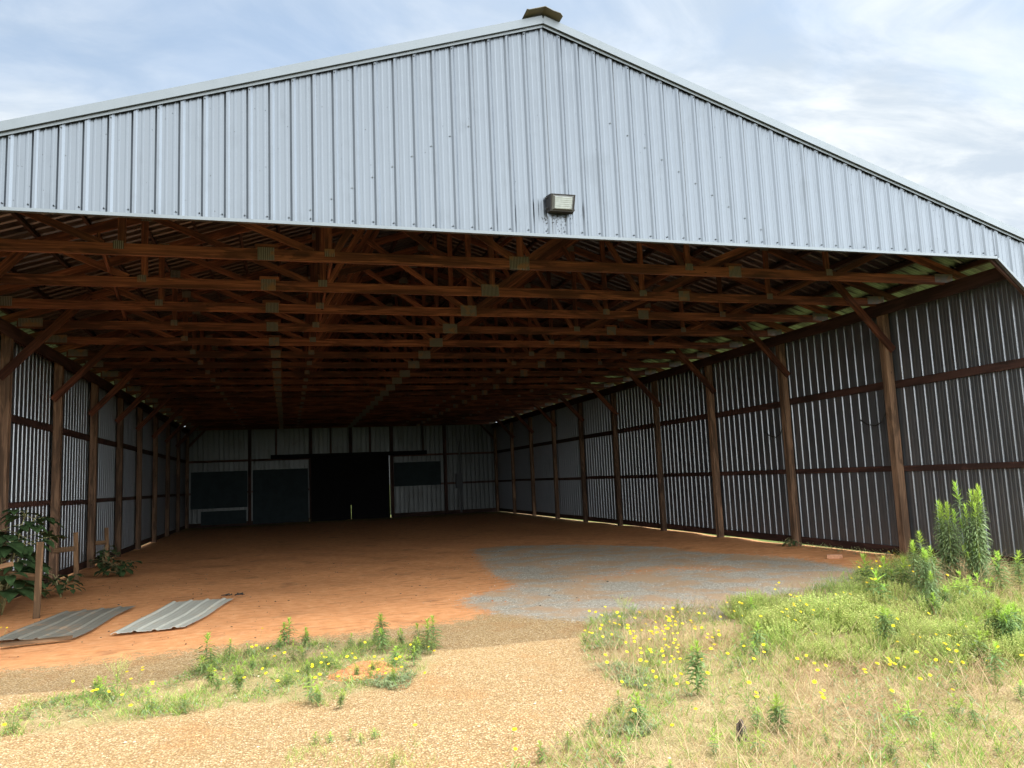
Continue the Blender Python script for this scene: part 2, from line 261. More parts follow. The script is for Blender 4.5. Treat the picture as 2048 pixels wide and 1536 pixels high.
# pressed gusset plates: rows of vertical slots
M_PLATE, nt, p, o = new_mat('gusset_plate')
uv = nd(nt, 'ShaderNodeUVMap').outputs[0]
wv = nd(nt, 'ShaderNodeTexWave')
wv.wave_type = 'BANDS'
wv.bands_direction = 'X'
wv.inputs['Scale'].default_value = 14.5
wv.inputs['Distortion'].default_value = 0.15
nt.links.new(uv, wv.inputs['Vector'])
pn = noise(nt, uv, 7.0, 4, 0.6)
oi = nd(nt, 'ShaderNodeObjectInfo')
rv = nd(nt, 'ShaderNodeCombineXYZ')
nt.links.new(math_n(nt, 'MULTIPLY', oi.outputs['Random'], 40.0), rv.inputs[0])
pn2 = noise(nt, vmath(nt, 'ADD', uv, rv.outputs[0]), 5.0, 3, 0.6)
c = mixc(nt, maprange(nt, wv.outputs['Fac'], 0.25, 0.65), (0.035, 0.028, 0.025), (0.145, 0.127, 0.115))
c = mixc(nt, maprange(nt, pn2, 0.50, 0.66), c, (0.19, 0.09, 0.045))
nt.links.new(c, p.inputs['Base Color'])
p.inputs['Metallic'].default_value = 0.3
p.inputs['Roughness'].default_value = 0.6
bump(nt, p, wv.outputs['Fac'], 0.5, 0.003)

def plain(name, col, rough=0.7, var=0.25, scale=6.0, spec=0.3):
    m, nt, p, o = new_mat(name)
    t = nd(nt, 'ShaderNodeTexCoord').outputs['Object']
    n = noise(nt, t, scale, 5, 0.6)
    c = mixc(nt, maprange(nt, n, 0.35, 0.65), tuple(x * (1 - var) for x in col), tuple(x * (1 + var) for x in col))
    nt.links.new(c, p.inputs['Base Color'])
    p.inputs['Roughness'].default_value = rough
    p.inputs['Specular IOR Level'].default_value = spec
    bump(nt, p, n, 0.2, 0.01)
    return m

M_BOARD = plain('painted_board', (0.014, 0.024, 0.028), 0.8, 0.12, 3.0)
M_DOOR = plain('dark_door', (0.003, 0.003, 0.004), 0.95, 0.2, 3.0)
M_LENS = plain('lamp_lens', (0.25, 0.275, 0.28), 0.25, 0.08, 20.0, 0.5)
M_LENS2 = plain('lamp_lens_rim', (0.085, 0.085, 0.085), 0.35, 0.08, 20.0, 0.5)
M_BRICK = plain('brick', (0.42, 0.22, 0.13), 0.9, 0.25, 14.0)
M_CLAYMOUND = plain('red_clay', (0.50, 0.205, 0.095), 0.95, 0.35, 30.0, 0.1)
M_DEBRIS = plain('dark_debris', (0.03, 0.025, 0.022), 0.9, 0.3, 14.0)
M_STUMP = plain('old_stump', (0.09, 0.07, 0.06), 0.9, 0.4, 30.0)

def leafmat(name, col, trans=0.35, rough=0.55, var=0.25):
    m, nt, p, out = new_mat(name)
    oi = nd(nt, 'ShaderNodeObjectInfo')
    t = nd(nt, 'ShaderNodeTexCoord').outputs['Object']
    n = noise(nt, t, 9.0, 3, 0.6)
    c = mixc(nt, maprange(nt, n, 0.35, 0.65), tuple(x * (1 - var) for x in col), tuple(x * (1 + var) for x in col))
    hs = nd(nt, 'ShaderNodeHueSaturation')
    nt.links.new(c, hs.inputs['Color'])
    nt.links.new(maprange(nt, oi.outputs['Random'], 0, 1, 0.8, 1.2, False), hs.inputs['Value'])
    nt.links.new(maprange(nt, oi.outputs['Random'], 0, 1, 0.485, 0.51, False), hs.inputs['Hue'])
    nt.links.new(hs.outputs[0], p.inputs['Base Color'])
    p.inputs['Roughness'].default_value = rough
    p.inputs['Specular IOR Level'].default_value = 0.25
    tr = nd(nt, 'ShaderNodeBsdfTranslucent')
    nt.links.new(hs.outputs[0], tr.inputs[0])
    mx = nd(nt, 'ShaderNodeMixShader')
    mx.inputs[0].default_value = trans
    nt.links.new(p.outputs[0], mx.inputs[1])
    nt.links.new(tr.outputs[0], mx.inputs[2])
    nt.links.new(mx.outputs[0], out.inputs[0])
    return m

M_LEAF = leafmat('weed_leaf', (0.17, 0.26, 0.09), 0.35, 0.42)
M_STAND = leafmat('stand_leaf', (0.235, 0.32, 0.15), 0.35, 0.40)
M_LEAFTOP = leafmat('weed_leaf_young', (0.35, 0.50, 0.085), 0.45)
M_STEM = leafmat('weed_stem', (0.20, 0.24, 0.08), 0.1)
M_POKE = leafmat('broad_leaf', (0.05, 0.09, 0.036), 0.3, 0.45)
M_POKESTEM = leafmat('broad_leaf_stem', (0.22, 0.20, 0.10), 0.1)
M_PEPPER = leafmat('peppergrass', (0.54, 0.56, 0.20), 0.45)
M_PEPPER2 = leafmat('peppergrass_green', (0.38, 0.48, 0.13), 0.4)
M_DKBUSH = leafmat('dark_bush_leaf', (0.075, 0.12, 0.045), 0.3)
M_STRAW = leafmat('dry_straw', (0.60, 0.46, 0.27), 0.3)
M_STRAW2 = leafmat('dry_straw_brown', (0.36, 0.22, 0.11), 0.2)
M_GRASS = leafmat('green_grass', (0.20, 0.33, 0.065), 0.4)
M_GRASS2 = leafmat('yellow_green_grass', (0.42, 0.45, 0.14), 0.4)
M_GRASSDK = leafmat('dark_green_grass', (0.10, 0.20, 0.05), 0.35)
M_COVER = leafmat('low_leaves', (0.22, 0.28, 0.14), 0.25)
M_PETAL = leafmat('yellow_petal', (0.82, 0.68, 0.03), 0.3, var=0.08)
M_FCENTER = leafmat('flower_centre', (0.75, 0.50, 0.01), 0.1, var=0.1)
M_FSTEM = leafmat('flower_stem', (0.22, 0.25, 0.10), 0.1)

# ------------------------------------------------------------------ mesh helpers
class MB:
    def __init__(s):
        s.v = []; s.f = []; s.m = []; s.uv = []
    def add(s, vs, fs, mi=0, uvs=None):
        b = len(s.v)
        s.v.extend([tuple(x) for x in vs])
        for k, f in enumerate(fs):
            s.f.append(tuple(b + i for i in f))
            s.m.append(mi)
            s.uv.append(uvs[k] if uvs else None)
    def beam(s, p0, p1, w, t, up=(0, 0, 1), mi=0, bev=0.0):
        """box from p0 to p1; w across 'up', t along the third axis; uv runs along the grain"""
        p0 = Vector(p0); p1 = Vector(p1)
        d = (p1 - p0); L = d.length; d.normalize()
        u = Vector(up); u = (u - d * u.dot(d)).normalized()
        n = d.cross(u)
        hw, ht = w / 2, t / 2
        c = min(bev, ht * 0.5, hw * 0.5)
        if c > 0:
            prof = [(hw - c, -ht), (hw, -ht + c), (hw, ht - c), (hw - c, ht), (-hw + c, ht), (-hw, ht - c), (-hw, -ht + c), (-hw + c, -ht)]
        else:
            prof = [(hw, -ht), (hw, ht), (-hw, ht), (-hw, -ht)]
        k = len(prof)
        vs = [p0 + u * a + n * b for a, b in prof] + [p1 + u * a + n * b for a, b in prof]
        fs, uvs = [], []
        off = rnd.uniform(0, 20); per = rnd.uniform(0, 5)
        for i in range(k):
            j = (i + 1) % k
            ln = math.dist(prof[i], prof[j])
            fs.append((i, j, k + j, k + i))
            uvs.append([(off, per), (off, per + ln), (off + L, per + ln), (off + L, per)])
            per += ln
        fs.append(tuple(range(k))[::-1]); uvs.append([(off + q[0], q[1] + off) for q in prof][::-1])
        fs.append(tuple(range(k, 2 * k))); uvs.append([(off + q[0], q[1] + off) for q in prof])
        s.add(vs, fs, mi, uvs)
        return s
    def box(s, a, b, mi=0):
        x0, y0, z0 = a; x1, y1, z1 = b
        vs = [(x0, y0, z0), (x1, y0, z0), (x1, y1, z0), (x0, y1, z0), (x0, y0, z1), (x1, y0, z1), (x1, y1, z1), (x0, y1, z1)]
        fs = [(0, 3, 2, 1), (4, 5, 6, 7), (0, 1, 5, 4), (1, 2, 6, 5), (2, 3, 7, 6), (3, 0, 4, 7)]
        uvs = []
        for f in fs:
            q = [vs[i] for i in f]
            ax = [k for k in range(3) if len({round(p[k], 5) for p in q}) > 1][:2]
            if len(ax) < 2: ax = [0, 1]
            uvs.append([(p[ax[0]], p[ax[1]]) for p in q])
        s.add(vs, fs, mi, uvs)
        return s
    def tube(s, pts, r, n=5, mi=0, r2=None):
        pts = [Vector(p) for p in pts]
        r2 = r if r2 is None else r2
        rings = []
        for i, p in enumerate(pts):
            d = (pts[min(i + 1, len(pts) - 1)] - pts[max(i - 1, 0)]).normalized()
            a = d.orthogonal().normalized() if abs(d.z) > .95 else d.cross(Vector((0, 0, 1))).normalized()
            b = d.cross(a)
            rr = r + (r2 - r) * i / max(1, len(pts) - 1)
            rings.append([p + (a * math.cos(6.28318 * k / n) + b * math.sin(6.28318 * k / n)) * rr for k in range(n)])
        vs = [v for g in rings for v in g]
        fs = []
        for i in range(len(pts) - 1):
            for k in range(n):
                fs.append((i * n + k, i * n + (k + 1) % n, (i + 1) * n + (k + 1) % n, (i + 1) * n + k))
        fs.append(tuple(range(n))[::-1]); fs.append(tuple((len(pts) - 1) * n + k for k in range(n)))
        s.add(vs, fs, mi)
        return s
    def leaf(s, p, d, up, L, W, droop, seg=3, mi=0, fold=0.25):
        """a folded blade: root p, direction d, bending down by droop"""
        p = Vector(p); d = Vector(d).normalized(); up = Vector(up)
        side = d.cross(up)
        if side.length < 1e-4: side = d.orthogonal()
        side.normalize(); nrm = side.cross(d).normalized()
        vs = []
        q = p.copy(); dd = d.copy()
        for i in range(seg + 1):
            t = i / seg
            w = W * (math.sin(math.pi * min(1, 0.12 + 0.88 * t) ** 0.8) if i < seg else 0.0) * 0.5
            nn = side.cross(dd).normalized()
            if i == seg:
                vs.append(q.copy())
            else:
                vs += [q - side * w + nn * w * fold, q.copy(), q + side * w + nn * w * fold]
            q = q + dd * (L / seg)
            dd = (dd - Vector((0, 0, 1)) * droop / seg).normalized()
        fs = []
        for i in range(seg - 1):
            a = 3 * i; b = 3 * (i + 1)
            fs += [(a, a + 1, b + 1, b), (a + 1, a + 2, b + 2, b + 1)]
        a = 3 * (seg - 1); b = 3 * seg
        fs += [(a, a + 1, b), (a + 1, a + 2, b)]
        s.add(vs, fs, mi)
        return s
    def blade(s, p, d, L, w, bend, seg=3, mi=0):
        p = Vector(p); d = Vector(d).normalized()
        side = d.cross(Vector((0, 0, 1)))
        if side.length < 1e-3: side = Vector((1, 0, 0))
        a = rnd.uniform(0, 6.28); side = (Vector((math.cos(a), math.sin(a), 0)) + side.normalized() * .6).normalized()
        vs = []; q = p
        hor = Vector((d.x, d.y, 0))
        if hor.length < 1e-3: hor = Vector((math.cos(a), math.sin(a), 0))
        hor.normalize()
        for i in range(seg):
            ww = w * (1 - 0.7 * i / seg) * .5
            vs += [q - side * ww, q + side * ww]
            q = q + d * (L / seg)
            d = (d + (hor * 0.8 - Vector((0, 0, 0.6))) * bend / seg).normalized()
        vs.append(q)
        fs = [(2 * i, 2 * i + 1, 2 * i + 3, 2 * i + 2) for i in range(seg - 1)] + [(2 * seg - 2, 2 * seg - 1, 2 * seg)]
        s.add(vs, fs, mi)
        return s
    def build(s, name, mats, parent=None, smooth=False, loc=None):
        me = bpy.data.meshes.new(name)
        me.from_pydata(s.v, [], s.f)
        if not isinstance(mats, (list, tuple)): mats = [mats]
        for m in mats: me.materials.append(m)
        if len(mats) > 1:
            me.polygons.foreach_set('material_index', s.m)
        if any(u is not None for u in s.uv):
            l = me.uv_layers.new(name='UVMap')
            flat = []
            for f, u in zip(s.f, s.uv):
                for k in range(len(f)):
                    flat.extend(u[k] if u else (0, 0))
            l.data.foreach_set('uv', flat)
        if smooth:
            me.polygons.foreach_set('use_smooth', [True] * len(s.f))
        me.update()
        ob = bpy.data.objects.new(name, me)
        COL.objects.link(ob)
        if parent: ob.parent = parent
        if loc: ob.location = loc
        return ob

def tag(o, label=None, cat=None, group=None, kind=None):
    if label: o['label'] = label
    if cat: o['category'] = cat
    if group: o['group'] = group
    if kind: o['kind'] = kind
    return o

def empty(name, loc=(0, 0, 0), rz=0.0):
    o = bpy.data.objects.new(name, None)
    o.empty_display_size = 0.2
    COL.objects.link(o)
    o.location = loc
    o.rotation_euler = (0, 0, rz)
    return o

def copy_tree(o, parent=None):
    c = o.copy()
    COL.objects.link(c)
    c.parent = parent
    for ch in list(o.children):
        copy_tree(ch, c)
    return c

def inpoly(x, y, P):
    r = False
    n = len(P); j = n - 1
    for i in range(n):
        xi, yi = P[i]; xj, yj = P[j]
        if (yi > y) != (yj > y) and x < (xj - xi) * (y - yi) / (yj - yi) + xi:
            r = not r
        j = i
    return r

def inpoly_np(X, Y, P):
    r = np.zeros(X.shape, bool)
    n = len(P); j = n - 1
    for i in range(n):
        xi, yi = P[i]; xj, yj = P[j]
        if yi != yj:
            c = ((yi > Y) != (yj > Y)) & (X < (xj - xi) * (Y - yi) / (yj - yi) + xi)
            r ^= c
        j = i
    return r

def blur(a, k):
    for ax in (0, 1):
        for _ in range(2):
            p = np.pad(a, [(k, k) if i == ax else (0, 0) for i in (0, 1)], mode='edge')
            c = np.cumsum(p, axis=ax)
            n = a.shape[ax]
            hi = np.take(c, np.arange(2 * k, 2 * k + n), axis=ax)
            lo = np.concatenate([np.zeros_like(np.take(c, [0], axis=ax)), np.take(c, np.arange(0, n - 1), axis=ax)], axis=ax)
            a = (hi - lo) / (2 * k + 1)
    return a

# ------------------------------------------------------------------ ground
WR, WL, YB = 7.40, -7.60, 30.55      # right wall, left wall, back wall
def axis(a, b, step, far):
    m = np.arange(a, b + 1e-6, step)
    g = []
    x, s = b, step
    while x < far:
        s *= 1.35; x += s; g.append(x)
    h = []
    x, s = a, step
    while x > -far:
        s *= 1.35; x -= s; h.append(x)
    return np.array(h[::-1] + list(m) + g)
xs = axis(-9.0, 10.0, 0.06, 900)
ys = axis(-8.0, 12.0, 0.06, 900)
GX, GY = np.meshgrid(xs, ys, indexing='ij')
inside = ((GX > WL) & (GX < WR) & (GY > 0) & (GY < YB)).astype(float)
def bigwave(x, y):
    return (0.012 * np.sin(x * 1.7 + 0.6 * y) + 0.010 * np.sin(y * 2.3 - 0.8 * x + 1.0) + 0.006 * np.sin(4.1 * x + 3.3 * y))
def gz(x, y):
    return float(bigwave(np.array(x), np.array(y)))
GZ = bigwave(GX, GY)
near = (np.abs(GX) < 12) & (GY > -9) & (GY < 34)
GZ = np.where(near, GZ, GZ * 0.3)
rs = np.random.RandomState(3)
jit = rs.normal(0, 1, GX.shape)
GZ = GZ + np.where(near, 0.003 * blur(jit, 1) * 2, 0)

clayfront = PO['clayfront']
cfx = np.array([p[0] for p in clayfront]); cfy = np.array([p[1] for p in clayfront])
front = np.interp(GX, cfx, cfy, left=cfy[0], right=cfy[-1])
clay = ((GY > front) & (GY < YB) & (GX > WL - .6) & (GX < WR + .1)).astype(float)
# feather the clay to gravel transition over a quarter metre
clay = blur(clay, 9)
grey = blur(inpoly_np(GX, GY, PO['grey']).astype(float), 5)
tong = blur(inpoly_np(GX, GY, PO['tongue']).astype(float), 7)
grey = np.clip(grey - 0.62 * tong, 0, 1)
veg = blur((inpoly_np(GX, GY, PO['veg']) | inpoly_np(GX, GY, PO['strip'])).astype(float), 5)
outside = ((GX > WR + .05) | (GX < WL - .05) | (GY > YB + .1)).astype(float)
outside = np.where((GY < 0.4) & (GX < 9) & (GX > -9), 0, outside)
far = ((GY < -9) | (GX > 9) | (GX < -9.5)).astype(float)
lawn = np.clip(outside + far, 0, 1)

nx, ny = GX.shape
verts = np.stack([GX.ravel(), GY.ravel(), GZ.ravel()], 1)
ii, jj = np.meshgrid(np.arange(nx - 1), np.arange(ny - 1), indexing='ij')
q = np.stack([ii * ny + jj, (ii + 1) * ny + jj, (ii + 1) * ny + jj + 1, ii * ny + jj + 1], -1).reshape(-1, 4)
me = bpy.data.meshes.new('ground')
me.vertices.add(len(verts)); me.vertices.foreach_set('co', verts.ravel())
me.loops.add(q.size); me.loops.foreach_set('vertex_index', q.ravel())
me.polygons.add(len(q))
me.polygons.foreach_set('loop_start', np.arange(0, q.size, 4))
me.polygons.foreach_set('loop_total', np.full(len(q), 4))
me.update(calc_edges=True)
me.polygons.foreach_set('use_smooth', np.ones(len(q), bool))
at = me.attributes.new('surface', 'FLOAT_COLOR', 'POINT')
at.data.foreach_set('color', np.stack([clay.ravel(), grey.ravel(), veg.ravel(), lawn.ravel()], 1).astype(np.float32).ravel())

M_GROUND, nt, p, o = new_mat('ground')
tc = nd(nt, 'ShaderNodeTexCoord').outputs['Object']
an = nd(nt, 'ShaderNodeAttribute'); an.attribute_name = 'surface'
ms = nd(nt, 'ShaderNodeSeparateColor'); nt.links.new(an.outputs['Color'], ms.inputs[0])
nA = noise(nt, tc, 1.4, 6, 0.6)
nB = noise(nt, tc, 7.0, 6, 0.65)
nC = noise(nt, tc, 45.0, 4, 0.6)
def edge(mask, w=0.55):
    v = math_n(nt, 'ADD', mask, math_n(nt, 'MULTIPLY', math_n(nt, 'SUBTRACT', nB, 0.5), w))
    return maprange(nt, math_n(nt, 'ADD', v, math_n(nt, 'MULTIPLY', math_n(nt, 'SUBTRACT', nC, 0.5), w * .9)), 0.38, 0.62)
def pebbles(scale):
    vo = nd(nt, 'ShaderNodeTexVoronoi')
    vo.inputs['Scale'].default_value = scale
    nt.links.new(tc, vo.inputs['Vector'])
    sx = nd(nt, 'ShaderNodeSeparateColor'); nt.links.new(vo.outputs['Color'], sx.inputs[0])
    return sx.outputs[0], sx.outputs[1], vo.outputs['Distance']
r1, r1b, d1 = pebbles(60.0)
r2, r2b, d2 = pebbles(140.0)
tan = ramp(nt, r1, [(0.0, (0.17, 0.10, 0.045)), (0.25, (0.47, 0.31, 0.145)), (0.65, (0.66, 0.475, 0.25)), (1.0, (0.86, 0.72, 0.50))])
tan2 = ramp(nt, r2, [(0.0, (0.30, 0.18, 0.08)), (0.5, (0.55, 0.375, 0.185)), (1.0, (0.74, 0.57, 0.34))])
tan = mixc(nt, 0.5, tan, tan2)
tan = mixc(nt, math_n(nt, 'MULTIPLY', maprange(nt, nA, 0.50, 0.68), 0.45), tan, (0.56, 0.27, 0.10))
tan = mixc(nt, math_n(nt, 'MULTIPLY', maprange(nt, d1, 0.25, 0.58), 0.66), tan, (0.20, 0.115, 0.05))
gr = ramp(nt, r1b, [(0.0, (0.125, 0.115, 0.10)), (0.5, (0.37, 0.335, 0.28)), (0.85, (0.52, 0.475, 0.40)), (1.0, (0.82, 0.76, 0.66))])
gr2 = ramp(nt, r2b, [(0.0, (0.135, 0.125, 0.11)), (0.6, (0.41, 0.37, 0.31)), (1.0, (0.74, 0.68, 0.58))])
gr = mixc(nt, 0.55, gr, gr2)
gr = mixc(nt, math_n(nt, 'MULTIPLY', maprange(nt, nA, 0.42, 0.58), 0.85), gr, (0.46, 0.30, 0.18))
cl = ramp(nt, nB, [(0.25, (0.54, 0.225, 0.088)), (0.5, (0.66, 0.30, 0.128)), (0.75, (0.74, 0.385, 0.19))])
vs_ = vmath(nt, 'MULTIPLY', tc, (1.0, 5.0, 1.0))
nD = noise(nt, vs_, 2.2, 5, 0.6, 0.5)
cl = mixc(nt, math_n(nt, 'MULTIPLY', maprange(nt, nD, 0.52, 0.66), 0.5), cl, (0.33, 0.13, 0.055))
cl = mixc(nt, math_n(nt, 'MULTIPLY', maprange(nt, nA, 0.56, 0.7), 0.55), cl, (0.26, 0.115, 0.055))
cl = mixc(nt, math_n(nt, 'MULTIPLY', maprange(nt, nC, 0.56, 0.70), 0.35), cl, (0.62, 0.34, 0.18))
soil = ramp(nt, nB, [(0.25, (0.25, 0.20, 0.095)), (0.5, (0.39, 0.31, 0.16)), (0.75, (0.52, 0.42, 0.24))])
soil = mixc(nt, math_n(nt, 'MULTIPLY', maprange(nt, nA, 0.45, 0.6), 0.5), soil, (0.24, 0.26, 0.10))
soil = mixc(nt, 0.3, soil, tan)
lawnc = ramp(nt, nB, [(0.25, (0.09, 0.12, 0.03)), (0.5, (0.15, 0.19, 0.05)), (0.75, (0.25, 0.25, 0.10))])
base = mixc(nt, edge(ms.outputs[2], 0.8), tan, soil)
base = mixc(nt, edge(ms.outputs[0], 1.0), base, cl)
base = mixc(nt, edge(ms.outputs[1], 1.15), base, gr)
base = mixc(nt, an.outputs['Alpha'], base, lawnc)
nt.links.new(base, p.inputs['Base Color'])
p.inputs['Roughness'].default_value = 0.95
p.inputs['Specular IOR Level'].default_value = 0.15
hh = math_n(nt, 'ADD', math_n(nt, 'MULTIPLY', d1, -0.9), math_n(nt, 'MULTIPLY', d2, -0.45))
gm = math_n(nt, 'SUBTRACT', 1.0, math_n(nt, 'MULTIPLY', ms.outputs[0], math_n(nt, 'SUBTRACT', 1.0, ms.outputs[1])))
gm = math_n(nt, 'MAXIMUM', gm, 0.12)
hh = math_n(nt, 'ADD', math_n(nt, 'MULTIPLY', hh, gm), math_n(nt, 'MULTIPLY', nC, 0.5))
bump(nt, p, hh, 1.0, 0.014)
me.materials.append(M_GROUND)
ground = bpy.data.objects.new('ground', me)
COL.objects.link(ground)
tag(ground, kind='structure')

# ------------------------------------------------------------------ barn
barn = empty('open_barn', (0, 0, 0))
tag(barn, 'large open-fronted metal pole barn with ribbed silver gable and wooden roof trusses', 'barn')

PITCH = 0.2286
APEX = 7.2; SL = 0.33
EAVE_R, EAVE_L = 8.02, -8.2
zt = lambda x: APEX - SL * abs(x)          # top of gable sheeting
zr = lambda x: APEX + 0.07 - SL * abs(x)   # roof sheet plane

def profile(s0, s1, c0, rib=(.035, .012, .018)):
    """ribbed sheet profile: (position, height) between s0 and s1, ribs at c0 + k * pitch"""
    pts = []
    k = math.floor((s0 - c0) / PITCH) - 1
    while c0 + k * PITCH < s1 + PITCH:
        c = c0 + k * PITCH
        for a, h in ((-rib[0], 0), (-rib[1], rib[2]), (rib[1], rib[2]), (rib[0], 0),
                     (.0762 - .016, 0), (.0762 - .007, .003), (.0762 + .007, .003), (.0762 + .016, 0),
                     (.1524 - .016, 0), (.1524 - .007, .003), (.1524 + .007, .003), (.1524 + .016, 0)):
            pts.append((c + a, h))
        k += 1
    pts = [q for q in pts if s0 < q[0] < s1]
    return [(s0, 0.0)] + pts + [(s1, 0.0)]

# gable sheeting
XL, XR = -7.66, 7.46
def zbot(x):
    if x > 6.77: return 4.535 - (x - 6.77) * 0.95
    if x < -6.95: return 4.535 - (-6.95 - x) * 0.95
    return 4.535
g = MB()
pr = sorted(profile(XL, XR, -25.07 * PITCH) + [(0.0, 0.0), (6.77, 0.0), (-6.95, 0.0)])
rows = [(x, -h, zbot(x), zt(x) + .02) for x, h in pr]
for (xa, ya, ba, ta), (xb, yb, bb, tb) in zip(rows, rows[1:]):
    if xb - xa < 1e-6: continue
    mids = 6
    for k in range(mids):
        f0, f1 = k / mids, (k + 1) / mids
        g.add([(xa, ya, ba + (ta - ba) * f0), (xb, yb, bb + (tb - bb) * f0), (xb, yb, bb + (tb - bb) * f1), (xa, ya, ba + (ta - ba) * f1)], [(0, 1, 2, 3)])
# weather stain under the lamp and faint scuffs are part of the sheet's own colour
g.build('gable_panel', M_GABLE, barn)

# stain below the lamp: mildew specks stuck on the sheet
st = MB()
for _ in range(170):
    fx = rnd.choice([-.05, .20, .20, .08, -.03]) + rnd.gauss(0, .03)
    fz = 4.80 - abs(rnd.gauss(0, .09))
    if fz < 4.56: continue
    r = rnd.uniform(.002, .0055)
    st.tube([(fx, -.0045, fz), (fx + rnd.uniform(-.002, .002), -.0045, fz - r * rnd.uniform(1, 4))], r * .8, 5)
for _ in range(160):
    fx = rnd.uniform(-6.5, 6.8); fz = rnd.uniform(zbot(fx) + .05, zt(fx) - .1)
    r = rnd.uniform(.0015, .004)
    st.tube([(fx, -.0045, fz), (fx, -.0045, fz - r)], r, 5)
sto = st.build('mildew_speck', M_DEBRIS, barn)
tag(sto, kind='stuff')

# screws along ribs
s = MB()
def screw(x, z, y=-.004):
    s.tube([(x, y, z), (x, y - .007, z)], .0075, 6)
i0 = int(math.floor(XL / PITCH)) - 1
for i in range(-2, 70):
    x = PITCH * (i - 25.07) - 0.05
    if not (XL + .05 < x < XR - .05): continue
    screw(x, zbot(x) + .06)
    if i % 2 == 0: screw(x + .05, zt(x + .05) - .035, -.024)
    screw(x, zbot(x) + .06)
    zz_ = 4.6 + 1.9 - abs(x - 0.1) * .62 if abs(x) > .8 else None
    if zz_ and zbot(x) + .1 < zz_ < zt(x) - .25: screw(x, zz_)
so_ = s.build('screw', M_SCREW, barn)
tag(so_, kind='stuff')

# sheet laps: every fourth rib is a lap edge, one of them sprung open
for i in range(1, 66, 4):
    x = PITCH * (i - 25.07) + .030
    if not (XL + .1 < x < XR - .1): continue
    t = MB()
    w = .004 if abs(x - 6.62) > .2 else .010
    t.beam((x, -.0035, zbot(x) + .02), (x, -.0035, zt(x) - .01), w, .003, up=(1, 0, 0))
    t.build('lap_seam', M_SEAM, barn)

# opening trim
t = MB()
t.beam((-6.95, -.012, 4.53), (6.77, -.012, 4.53), .035, .055)
t.build('opening_trim', M_TRIM, barn)
for sx, x0, x1 in ((1, 6.77, XR), (-1, -6.95, XL)):
    t = MB()
    t.beam((x0 + .012 * sx, -.012, zbot(x0) - .012), (x1, -.012, zbot(x1) - .005), .035, .055, up=(sx * .7, 0, .7))
    t.build('opening_trim', M_TRIM, barn)
# framing behind the sheeting
t = MB(); t.beam((-6.9, .045, 4.64), (6.7, .045, 4.64), .14, .04, bev=.004); t.build('opening_header', M_TRUSS, barn)
for sx, x0, x1 in ((1, 6.72, 7.38), (-1, -6.9, -7.58)):
    t = MB(); t.beam((x0, .05, zbot(x0) + .06), (x1, .05, zbot(x1) + .06), .14, .04, up=(sx, 0, 1), bev=.004); t.build('corner_brace', M_GIRT, barn)

# rake trim
for sx, xe in ((1, EAVE_R), (-1, EAVE_L)):
    t = MB()
    t.beam((0, -.050, zt(0) + .080), (xe, -.050, zt(xe) + .080), .10, .036, up=(0, 0, 1))
    t.beam((0, -.031, zt(0) + .008), (xe, -.031, zt(xe) + .008), .03, .012, up=(0, 0, 1))
    t.beam((0, -.018, zt(0) + .03), (xe, -.018, zt(xe) + .03), .03, .014, up=(0, 0, 1))
    t.build('rake_trim', M_TRIM, barn)

# ridge cap: bent strip riding a little high at the gable end
t = MB()
cap = [(-.245, -.075, 0), (-.20, -.058, 0), (-.10, -.030, 0), (0, .006, 0), (.10, -.034, 0), (.19, -.066, 0), (.225, -.090, 0)]
def capz(y):
    return APEX + .155 + .03 * max(0, 1 - (y + .17) / 2.5)
yy = [-.17, .2, 1, 3, 8, 16, 24, 30.8]
vs = []
for y in yy:
    for x, z, _ in cap:
        vs.append((x, y + (.02 * math.sin(x * 30) if y < 0 else 0), capz(y) + z))
    for x, z, _ in cap:
        vs.append((x, y + (.02 * math.sin(x * 30) if y < 0 else 0), capz(y) + z - .006))
n = len(cap); fs = []
for i in range(len(yy) - 1):
    for j in range(n - 1):
        a = i * 2 * n + j; b = (i + 1) * 2 * n + j
        fs += [(a, a + 1, b + 1, b), (a + n, b + n, b + n + 1, a + n + 1)]
for j in range(n - 1):
    fs.append((j, j + n, j + n + 1, j + 1))
t.add(vs, fs)
t.build('ridge_cap', M_CAP, barn)

# roof sheets (ribs run down the slope)
prY = profile(-.05, YB + .25, .03)
for sx, xe in ((1, EAVE_R), (-1, EAVE_L)):
    t = MB()
    vs = []
    for y, h in prY:
        vs.append((0.0, y, zr(0) + h)); vs.append((xe, y, zr(xe) + h))
    fs = [(2 * k, 2 * k + 1, 2 * k + 3, 2 * k + 2) for k in range(len(prY) - 1)]
    t.add(vs, fs)
    t.build('roof_panel', M_ROOF, barn)

# purlins
for sx in (1, -1):
    for k in range(13):
        x = sx * (.12 + .615 * k)
        t = MB()
        z = zr(x) - .047
        t.beam((x, .02, z), (x, YB, z), .088, .038, up=(SL * sx, 0, 1))
        t.build('purlin', M_GIRT, barn)

# walls
def side_wall(name, X, outward, zlo, zhi, y0, y1, mat):
    t = MB()
    prf = profile(y0, y1, y0 + .1, (.027, .016, .019))
    vs = []
    for y, h in prf:
        vs.append((X + outward * h, y, zlo)); vs.append((X + outward * h, y, zhi))
    t.add(vs, [(2 * k, 2 * k + 1, 2 * k + 3, 2 * k + 2) for k in range(len(prf) - 1)])
    return t.build(name, mat, barn)
side_wall('side_wall', WR, 1, .11, 4.50, .005, YB, M_WALL)
side_wall('side_wall', WL, -1, .08, 4.50, .005, YB, M_WALL)

